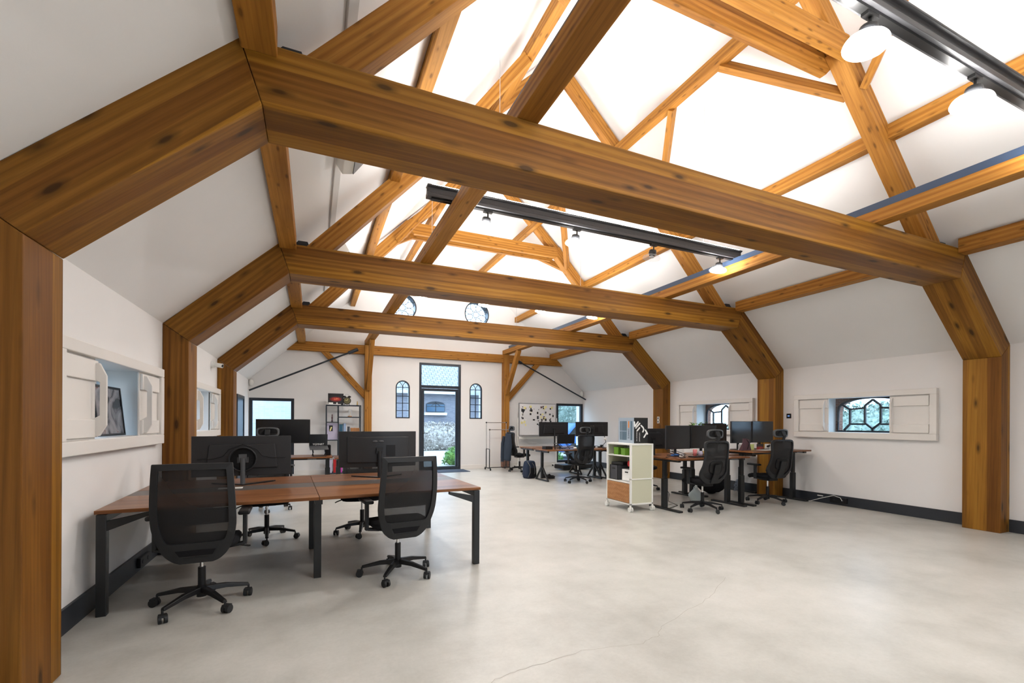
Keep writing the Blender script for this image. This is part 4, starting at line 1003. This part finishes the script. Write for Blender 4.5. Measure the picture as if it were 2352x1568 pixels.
def crate(name, w, d, h, m, label, loc, rz=0, cat='box', slot=True, lid=False, group=None):
    r = thing(name, label, cat, loc, rz, group); t_ = .006
    b = MB().box(-w / 2, w / 2, -d / 2, d / 2, 0, t_).box(-w / 2, -w / 2 + t_, -d / 2, d / 2, 0, h).box(w / 2 - t_, w / 2, -d / 2, d / 2, 0, h).box(-w / 2, w / 2, -d / 2, -d / 2 + t_, 0, h).box(-w / 2, w / 2, d / 2 - t_, d / 2, 0, h)
    b.build('box_body', m, r)
    if slot: MB().box(-w / 2 - .002, -w / 2, -.04, .04, h * .72, h * .82).build('hand_slot', M['black'], r)
    if lid: MB().box(-w / 2 - .004, w / 2 + .004, -d / 2 - .004, d / 2 + .004, h, h + .02).build('lid', m, r)
    return r
crate('storage_box', .30, .21, .24, M['bin'], 'dark grey storage box with hand slot on the middle cart shelf', (4.76, 6.345, .46))
crate('magazine_file', .26, .24, .19, M['paper'], 'white file box on the middle cart shelf', (4.76, 6.03, .46), 0.0)
crate('card_box', .12, .10, .10, M['green'], 'green card box on the top cart shelf, left one', (4.66, 6.28, .88), .2, slot=False, lid=True, group='green boxes')
crate('card_box', .16, .15, .09, M['green'], 'wider green card box on the top cart shelf, right one', (4.68, 6.07, .88), -.2, slot=False, lid=True, group='green boxes')
single(MB().lathe([(.02, -.05), (.075, -.04), (.085, .0), (.075, .05), (.03, .06)], (0, 0, .08), 20), 'red_helmet', M['red'], 'round red plastic shell on the white file box in the cart', 'helmet', (4.72, 5.99, .66))
single(MB().box(-.1, .12, -.13, .10, 0, .05), 'black_tray', M['black2'], 'black device lying over the storage box in the cart', 'device', (4.74, 6.35, .70), .3, bevel=.01)

# ------------------------------------------------------------------ small desk things
single(MB().lathe([(.022, 0), (.026, .0), (.036, .12), (.033, .12), (.022, .01)], n=24), 'pink_cup', M['pink'], 'tall pink plastic cup on the lower sit stand desk', 'cup', (5.85, 5.80, D1Z))
for k, (x, m_, lab) in enumerate(((6.03, 'lilac', 'pale printed mug right of the pink cup'), (6.12, 'brass', 'gold toned glass right of the printed mug'), (6.19, 'black2', 'dark glass behind the chair headrest'))):
    single(MB().lathe([(.03, 0), (.034, .002), (.034, .085), (.030, .085), (.029, .01)], n=20).tube([(.034, 0, .07), (.055, 0, .065), (.055, 0, .03), (.034, 0, .02)], .004), 'mug', M[m_], lab, 'mug', (x, 5.86, D1Z))
xstand('laptop_stand', 'folded black laptop stand with silver edges near the cart on the lower desk', (5.36, 5.72, D1Z), .5, .10)
single(MB().box(-.22, .22, -.07, .07, 0, .018), 'keyboard', M['black'], 'black keyboard in front of the screens on the lower desk', 'keyboard', (5.85, 5.66, D1Z), 0, bevel=.004)
single(MB().box(-.20, .20, -.13, .13, 0, .003), 'paper_sheet', M['paper'], 'white paper pad on the front edge of the lower desk', 'paper', (6.12, 5.60, D1Z), .1)
single(MB().ball((0, 0, .02), .07, .05, .025).ball((.07, .02, .02), .05, .04, .02), 'blue_cloth', M['blue'], 'crumpled blue cloth on the lower desk beside the laptop stand', 'cloth', (5.52, 5.92, D1Z))
single(MB().box(-.05, .05, -.01, .01, 0, .12), 'white_carton', M['paper'], 'small white carton left of the pink cup', 'carton', (5.62, 5.86, D1Z), .2)
r = thing('tablet_case', 'burgundy tablet in a folded case on the raised desk', 'tablet case', (6.95, 5.72, D2Z), .15)
MB().prism([(-.13, 0), (.15, 0), (.08, .19), (-.02, .21), (-.10, .21)], 'y', -.006, .006).build('cover', M['wine'], r, .003)
MB().bar((.02, -.012, .02), (.09, -.012, .12), .006, .012).bar((.09, -.012, .12), (.0, -.012, .19), .006, .012).build('fold_line', M['black'], r)
MB().prism([(0, 0), (.10, 0), (0, .19)], 'x', -.06, .06).build('prop', M['wine'], r)
for k, (x, m_, lab) in enumerate(((7.0, 'paper', 'white card under the left raised screen'), (7.22, 'lime', 'yellow green photo card under the raised screens'), (7.46, 'redprint', 'dark photo card with city picture under the raised screens'), (7.67, 'paper', 'white card with dark drawing under the right raised screen'))):
    r = thing('photo_card', lab, 'card', (x, 5.85, D2Z), 0, 'cards under the raised screens')
    MB().box(-.085, .085, -.003, .003, 0, .10).build('card', M[m_], r)
    if k == 3: MB().ball((0, -.004, .055), .045, .002, .022).ball((.03, -.004, .07), .025, .002, .018).build('drawing', M['black'], r)
single(MB().box(-.22, .22, -.10, .10, 0, .004), 'paper_sheet', M['paper'], 'white sheet in front of the raised screens', 'paper', (7.45, 5.66, D2Z), .05)
single(MB().box(-.05, .05, -.05, .05, 0, .02), 'notebook', M['navy'], 'dark blue notebook at the right end of the raised desk', 'notebook', (7.98, 5.75, D2Z))
pt = thing('potted_plant', 'leafy green plant on the desk below the far right wall window', 'plant', (6.72, 6.62, .80))
MB().lathe([(.05, 0), (.065, .0), (.08, .14), (.07, .14), (.055, .02)]).build('pot', M['white'], pt)
b = MB()
for i in range(70):
    a = random.uniform(0, 6.28); rr_ = random.uniform(.02, .19); hh = random.uniform(.30, .62); p = Vector((rr_ * math.cos(a), rr_ * math.sin(a), hh)); e = Matrix.Rotation(a, 3, 'Z') @ Matrix.Rotation(random.uniform(-.8, .8), 3, 'Y')
    b.add([p + e @ Vector(q) for q in ((-.02, 0, 0), (.02, -.022, .01), (.07, 0, -.005), (.02, .022, .01))], [(0, 1, 2, 3)])
    if i % 7 == 0: b.tube([(0, 0, .12), (p.x * .4, p.y * .4, hh * .6), tuple(p)], .003, 5)
b.build('leaves', M['leaf'], pt)
for s_, z_ in ((1, 1.53), (1, 1.44)):
    r = thing('wall_switch', 'white switch plate on the farthest right post, %s' % ('upper one' if z_ > 1.5 else 'lower one'), 'switch', (C + xi + .0, FY[2] + .16, z_), 0, 'switches on the post')
    MB().box(-.012, 0, -.04, .04, -.04, .04).build('plate', M['white'], r, .004); MB().cyl((-.016, 0, 0), (-.012, 0, 0), .022).build('knob', M['black'], r)
# under the right hand desks
def bag(label, loc, sx, sy, sz, m, name='bag'):
    r = thing(name, label, 'bag', loc); b = MB().ball((0, 0, sz * .48), sx, sy, sz * .5, 18, 10)
    b.warp(lambda v: Vector((v.x + .02 * math.sin(v.z * 23 + v.y * 11), v.y + .02 * math.sin(v.x * 19), max(0.0, v.z + .015 * math.sin(v.x * 31)))))
    b.build('bag_body', m, r); MB().tube([(-sx * .4, 0, sz * .85), (-sx * .3, 0, sz * 1.05), (0, 0, sz * 1.15), (sx * .3, 0, sz * 1.05), (sx * .4, 0, sz * .85)], .008).build('handle', m, r); return r
bag('black bag on the floor under the desks by the right wall', (7.35, 6.85, 0), .30, .2, .42, M['fabric'])
bag('translucent pale plastic bag under the lower sit stand desk', (6.12, 6.05, 0), .13, .11, .27, mat('pale_plastic_film', (.45, .52, .52), .3), 'plastic_bag')
b = MB()
for i in range(26):
    a = random.uniform(0, 6.28); b.tube([(random.uniform(-.09, .09), random.uniform(-.07, .07), random.uniform(.01, .3)) for _ in range(4)], .006, 5)
single(b, 'cable_heap', mat('pale_blue_cable', (.3, .36, .45), .5), 'tangled heap of pale cables hanging by the right wall post', 'cables', (7.95, 6.72, 0))
# cables on the floor / under desks
single(MB().tube([(0, 0, .80), (.02, .02, .55), (-.05, .05, .35), (.04, .02, .2), (.1, .1, .05), (.12, -.1, .008), (-.2, -.25, .008)], .005), 'desk_cable', M['black'], 'black cable hanging under the lower sit stand desk', 'cable', (5.55, 6.1, 0))
single(MB().tube([(-.15, 0, .90), (-.12, .02, .75), (-.2, .05, .62), (-.35, .1, .52)], .004), 'desk_cable', M['black'], 'thin black cable below the right end of the raised desk', 'cable', (8.15, 5.9, 0))
single(MB().tube([(-.3, 0, .008), (-.1, .08, .008), (.1, -.02, .008), (.35, .04, .008), (.6, -.03, .008)], .005), 'floor_cable', M['white'], 'white cable on the floor near the plastic bag', 'cable', (5.9, 6.15, 0))

# back right desk things
laptop('laptop with black lid standing open on the front trestle desk', (5.72, 9.95, CZ + .13), PI, .48, PI / 2, 0, 'pwm')
xstand('laptop_stand', 'black stand carrying the laptop on the front trestle desk', (5.72, 9.95, CZ), 0, .125)
crate('letter_tray', .20, .16, .07, M['black2'], 'black tray on the left end of the trestle desk', (5.24, 9.9, CZ), .1, 'tray', slot=False)
single(MB().tube([(-.07, 0, 0), (-.07, 0, .08), (-.05, 0, .095), (.05, 0, .095), (.07, 0, .08), (.07, 0, 0)], .012), 'headphone_stand', M['black'], 'black bent tube stand on the trestle desk left of the laptop', 'stand', (5.42, 9.72, CZ))
b = MB()
for i in range(9): b.box(*(lambda x, y, s: (x - s, x + s, y - s, y + s))(random.uniform(-.5, .5), random.uniform(-.1, .1), random.uniform(.02, .05)), 0, random.uniform(.03, .10))
single(b, 'desk_clutter', M['black2'], 'dark electronic clutter on the rear trestle desk beneath the screens', 'clutter', (6.7, 10.15, CZ), 0)
single(MB().ball((0, 0, .03), .05, .035, .03), 'white_mouse', M['white'], 'white computer mouse on the trestle desk', 'mouse', (5.85, 9.62, CZ))
single(MB().lathe([(.03, 0), (.035, 0), (.035, .09), (.03, .09), (.028, .01)]), 'teal_mug', M['teal'], 'petrol blue mug right of the laptop on the trestle desk', 'mug', (6.03, 9.8, CZ))
def tube_lamp():
    r = thing('desk_lamp', 'small lamp with bent arm and white band on the trestle desk', 'lamp', (6.86, 9.85, CZ)); MB().tube([(0, 0, 0), (-.04, 0, .08), (.05, 0, .16), (.02, 0, .26), (-.03, 0, .40)], .008).build('arm', M['black'], r); MB().ball((.02, 0, .24), .035).build('shade', M['white'], r)
    MB().cyl((0, 0, 0), (0, 0, .012), .05).build('base', M['black'], r)
tube_lamp()
# backpack
bp = thing('backpack', 'dark navy backpack with pale straps leaning at the trestle desk', 'backpack', (5.02, 10.45, 0), .3)
MB().prism([(-.15, 0), (.15, 0), (.16, .25), (.11, .44), (-.11, .44), (-.16, .25)], 'y', -.11, .11).build('pack_body', M['navy'], bp, .05, 4)
MB().prism([(-.10, .03), (.12, .03), (.11, .27), (-.08, .27)], 'y', -.155, -.09).build('front_pocket', M['fabric'], bp, .03, 3)
for s in (-1, 1): MB().tube([(s * .06 - .08, -.06, .44), (s * .07 - .06, -.165, .32), (s * .08 - .05, -.17, .16), (s * .08 - .07, -.11, .03)], .010).build('strap', M['grey'], bp)
def shoe(label, loc, rz):
    r = thing('shoe', label, 'shoe', loc, rz, 'pair of shoes'); b = MB().ball((0, 0, .045), .14, .05, .05, 16, 8); b.warp(lambda v: Vector((v.x, v.y, max(.015, v.z + (.04 if v.x < -.05 else 0) * (1 if v.z > .04 else 0))))); b.build('upper', M['black'], r); MB().prism([(-.14, -.03), (-.1, -.05), (.08, -.05), (.14, 0), (.08, .05), (-.1, .05), (-.14, .03)], 'z', 0, .02).build('sole', M['grey'], r)
shoe('black shoe under the trestle desk, front one', (5.45, 10.10, 0), .3); shoe('black shoe under the trestle desk, rear one', (5.42, 10.28, 0), .1)
# jacket
jk = MB(); vs = []; n, mz = 14, 12
for j in range(mz + 1):
    f = j / mz; z = 1.09 - f * .76 + .01 * math.sin(j)
    w_ = .13 + .10 * math.sin(f * 2.6)
    for i in range(n):
        a = 2 * PI * i / n; th = .06 + .05 * f * 0 + .015 * math.sin(i * 2.3 + j)
        vs.append(((w_ + .01 * math.sin(i * 3 + j)) * math.cos(a), th * math.sin(a) - .05 * f, z))
fs = [tuple(range(n)), tuple(range(mz * n, (mz + 1) * n))[::-1]]
for j in range(mz):
    for i in range(n): fs.append((j * n + i, j * n + (i + 1) % n, (j + 1) * n + (i + 1) % n, (j + 1) * n + i))
jk.add(vs, fs, True)
jr = thing('jacket', 'dark blue grey jacket hanging over the chair beside the clothes rack', 'jacket', (5.45, 12.0, 0), -1.5)
jo = jk.build('jacket_body', M['slate'], jr); jo.matrix_basis = Matrix.Translation((0, -.36, 0))
MB().tube([(-.19, -.40, 1.0), (-.24, -.42, .8), (-.23, -.44, .5), (-.20, -.46, .28)], [.05, .055, .05, .045]).build('sleeve', M['slate'], jr)
# clothes rack
cr = thing('clothes_rack', 'empty double rail clothes rack on casters against the back wall', 'clothes rack', (5.06, 12.70, 0))
b = MB()
for y, zt2 in ((-.16, 1.19), (.12, 1.40)):
    for x in (-.33, .31):
        b.cyl((x, y, .07), (x, y, .62), .014, n=10)
for x in (-.33, .31): b.cyl((x, -.16, .62), (x, .12, .62), .010, n=8); b.cyl((x, -.25, .06), (x, .22, .06), .016, n=10)
b.cyl((-.33, 0, .065), (.31, 0, .065), .012, n=10); b.build('black_frame', M['pwm'], cr)
b = MB()
for y, zt2 in ((-.16, 1.19), (.12, 1.40)):
    for x in (-.33, .31): b.cyl((x, y, .6), (x, y, zt2), .009, n=10)
    b.cyl((-.36, y, zt2), (.34, y, zt2), .011, n=10)
b.build('chrome_rails', M['chrome'], cr)
for x in (-.33, .31):
    for y in (-.24, .21): MB().cyl((x - .015, y, .026), (x + .015, y, .026), .026).box(x - .01, x + .01, y - .01, y + .01, .03, .06).build('caster', M['black'], cr)
    for y, z in ((-.16, 1.19), (.12, 1.40)): MB().ball((x, y, z), .022).build('corner_joint', M['black'], cr)
# whiteboard
wb_ = thing('rolling_whiteboard', 'white board on a wheeled stand covered with pinned prints and notes', 'whiteboard', (6.46, 12.88, 0))
MB().box(-.63, .63, -.012, .012, 1.02, 1.99).build('board', M['wbpattern'], wb_)
b = MB(); ringrect(b, -.65, .65, 1.0, 2.01, .022, -.018, .018); b.build('board_frame', M['alu'], wb_)
MB().box(-.55, .55, -.09, -.01, .985, 1.005).build('pen_tray', M['alu'], wb_)
b = MB().box(-.69, -.66, -.015, .015, .05, 1.55).box(.66, .69, -.015, .015, .05, 1.55).box(-.68, .68, -.015, .015, .90, .96); b.build('stand_frame', M['white'], wb_)
for x in (-.675, .675):
    MB().box(x - .02, x + .02, -.26, .26, .055, .085).build('stand_foot', M['white'], wb_, .004)
    for y in (-.23, .23): MB().cyl((x - .014, y, .028), (x + .014, y, .028), .028).build('caster', M['black2'], wb_)
for i in range(78):
    x = random.choice([-.52, -.44, -.24, -.12, .02, .12, .2, .28, .45, .54]) + random.uniform(-.03, .03); z = random.uniform(1.30, 1.92)
    s_ = random.uniform(.008, .034); s2 = s_ * random.uniform(.8, 1.6)
    m_ = random.choice(['black2', 'black2', 'bin', 'wine', 'black2', 'yellow', 'paper', 'bin'])
    MB().box(x - s_, x + s_, -.0140 - i * .00004, -.0122, z - s2, z + s2).build('sticky_note' if m_ == 'yellow' else 'photo_print', M[m_], wb_)
for x, z in ((-.45, 1.86), (-.25, 1.90), (.28, 1.90), (.50, 1.88), (-.46, 1.42), (-.55, 1.40), (.1, 1.38)): MB().box(x - .035, x + .035, -.0178, -.0172, z - .035, z + .035).build('sticky_note', M['yellow'], wb_)
# treadmill like trainer by the window
tr_ = thing('exercise_machine', 'folded dark exercise machine on the floor before the back right window', 'exercise machine', (7.25, 12.0, 0), .1)
MB().box(-.55, .55, -.25, .25, .03, .16).build('deck', M['black2'], tr_, .03); MB().bar((.1, 0, .14), (-.38, 0, .66), .10, .06).build('arm', M['black2'], tr_, .01); MB().box(-.1, .35, -.2, .2, .16, .26).build('belt_cover', M['black'], tr_, .04)
MB().ball((-.38, 0, .66), .05, .12, .05).build('handle', M['black'], tr_)
# door mat
single(MB().box(-.55, .55, -.35, .35, 0, .012), 'door_mat', mat('blue_grey_mat', (.035, .05, .08), .95), 'dark blue door mat in front of the glass door', 'mat', (3.55, 12.75, 0), bevel=.004)

# ------------------------------------------------------------------ shelf at the back left
sh = thing('metal_shelf', 'slim black metal shelving unit with glass shelves against the back wall', 'shelf', (.73, 12.90, 0))
b = MB(); t_ = .012
for x in (-.42, .42):
    for y in (-.16, .16): b.box(x - t_, x + t_, y - t_, y + t_, 0, 1.84)
for y in (-.16, .16): b.box(-.13 - t_, -.13 + t_, y - t_, y + t_, .05, 1.84)
for z, xa, xb in ((1.828, -.42, .42), (1.385, -.42, -.13), (1.52, -.13, .42), (.92, -.42, -.13), (1.10, -.13, .42), (.50, -.42, .42), (.06, -.42, .42)):
    for y in (-.16, .16): b.box(xa, xb, y - t_, y + t_, z - t_, z + t_)
    for x in (xa, xb): b.box(x - t_, x + t_, -.16, .16, z - t_, z + t_)
b.build('metal_frame', M['frame_dark'], sh)
for z, xa, xb in ((1.842, -.42, .42), (1.399, -.41, -.14), (1.534, -.12, .41), (.934, -.41, -.14), (1.114, -.12, .41), (.514, -.41, .41)): MB().box(xa, xb, -.15, .15, z - .004, z).build('glass_shelf', M['glass'], sh)
SX, SY = .73, 12.90
single(MB().box(-.19, .19, -.04, .04, -.15, .15), 'boxed_gadget', M['redprint'], 'black box with glowing red picture on top of the metal shelf', 'box', (SX - .19, SY + .02, 1.842 + .15))
single(MB().box(-.17, .17, -.05, .05, 0, .018).box(-.13, -.02, -.02, .02, .018, .06).box(.06, .09, -.02, .02, .018, .06), 'white_model', M['white'], 'small white model before the black box on the metal shelf', 'model', (SX - .24, SY - .09, 1.842))
ck = thing('alarm_clock', 'round black twin bell alarm clock on top of the metal shelf', 'clock', (SX + .085, SY - .02, 1.842 + .115))
MB().cyl((0, -.03, 0), (0, .03, 0), .10, n=28).build('case', M['black'], ck, .006); MB().cyl((0, -.036, 0), (0, -.031, 0), .082, n=28).build('dial', mat('dark_gold_dial', (.10, .085, .03), .4), ck)
MB().bar((0, -.039, 0), (.02, -.039, .05), .004, .008).bar((0, -.039, 0), (-.055, -.039, .02), .004, .006).build('hands', M['yellow'], ck)
for s in (-1, 1):
    MB().ball((s * .062, 0, .105), .042, .035, .028).build('bell', M['black'], ck); MB().cyl((s * .05, 0, -.08), (s * .065, 0, -.115), .008, n=8).build('foot', M['black'], ck)
MB().tube([(-.05, 0, .12), (-.045, 0, .16), (0, 0, .175), (.045, 0, .16), (.05, 0, .12)], .005).build('carrying_handle', M['alu'], ck)
def figurine(label, loc, m, h):
    r = thing('figurine', label, 'figurine', loc); MB().lathe([(.02, 0), (.022, .01), (.012, h * .3), (.02, h * .5), (.012, h * .72), (.01, h * .75)], n=10).ball((0, 0, h * .86), .014, .014, h * .13).build('figure', m, r); MB().cyl((0, 0, 0), (0, 0, .008), .026).build('stand', M['black'], r)
figurine('small gold toned figurine at the right end of the shelf top', (SX + .345, SY - .04, 1.842), M['brass'], .11)
figurine('thin dark figurine on the upper left shelf compartment', (SX - .28, SY - .04, 1.399), M['wine'], .20)
r = thing('glass_dome', 'clear glass dome on wooden base on the upper right shelf', 'ornament', (SX + .16, SY - .02, 1.534)); MB().cyl((0, 0, 0), (0, 0, .02), .055).build('base', M['door_wood'], r); MB().lathe([(.045, .02), (.045, .16), (.03, .20), (.01, .205)]).build('dome', M['clearshade'], r); MB().tube([(0, 0, .02), (.01, 0, .1), (0, 0, .15)], .005).build('stem', M['brass'], r)
r = thing('picture_board', 'lilac printed board with a dark photo in the left shelf compartment', 'picture', (SX - .275, SY - .10, .934)); MB().box(-.13, .13, -.006, .006, 0, .43).build('board', M['lilac'], r); MB().box(-.08, .01, -.008, -.006, .22, .37).build('photo', M['black'], r); MB().bar((-.055, -.009, .23), (-.02, -.009, .33), .004, .03).build('figure_in_photo', M['yellow'], r)
for k, (x, w_, h, m_, lab) in enumerate(((-.06, .08, .22, 'teal', 'petrol blue binder on the right shelf'), (.03, .06, .24, 'bluepale', 'pale blue binder leaning beside the petrol one'), (.13, .045, .16, 'bin', 'dark grey book on the right shelf'))):
    single(MB().box(-w_ / 2, w_ / 2, -.11, .11, 0, h), 'binder', M[m_], lab, 'binder', (SX + x, SY, 1.114), bevel=.003)
single(MB().box(-.11, .11, -.08, .08, 0, .125).box(-.012, .012, -.085, .085, 0, .128), 'wooden_box', M['door_wood'], 'light brown box with dark strap on the right shelf', 'box', (SX + .29, SY, 1.114), bevel=.003)
for k, (x, w_, m_, lab) in enumerate(((-.33, .10, 'lilac', 'lilac game box standing low on the metal shelf'), (-.20, .09, 'red', 'red game box standing low on the metal shelf'), (-.08, .10, 'magenta', 'magenta and blue box standing low on the metal shelf'), (.05, .09, 'wine', 'dark red box standing low on the metal shelf'), (.24, .16, 'white', 'white box standing low on the metal shelf'))):
    single(MB().box(-w_ / 2, w_ / 2, -.12, .12, 0, .34), 'game_box', M[m_], lab, 'box', (SX + x, SY - .01, .074), bevel=.003)
# left niche poster
fp = thing('framed_poster', 'framed grey abstract poster leaning in the nearest left window niche', 'picture', (-1.60, 5.02, 1.262), PI / 2)
P_ = Matrix.Rotation(-.10, 4, 'X')
o = MB(); ringrect(o, -.29, .29, 0, .43, .018, -.01, .01); o = o.build('frame', M['black'], fp); o.matrix_basis = P_
o = MB().box(-.275, .275, -.004, .004, .015, .415).build('print', M['poster'], fp); o.matrix_basis = P_
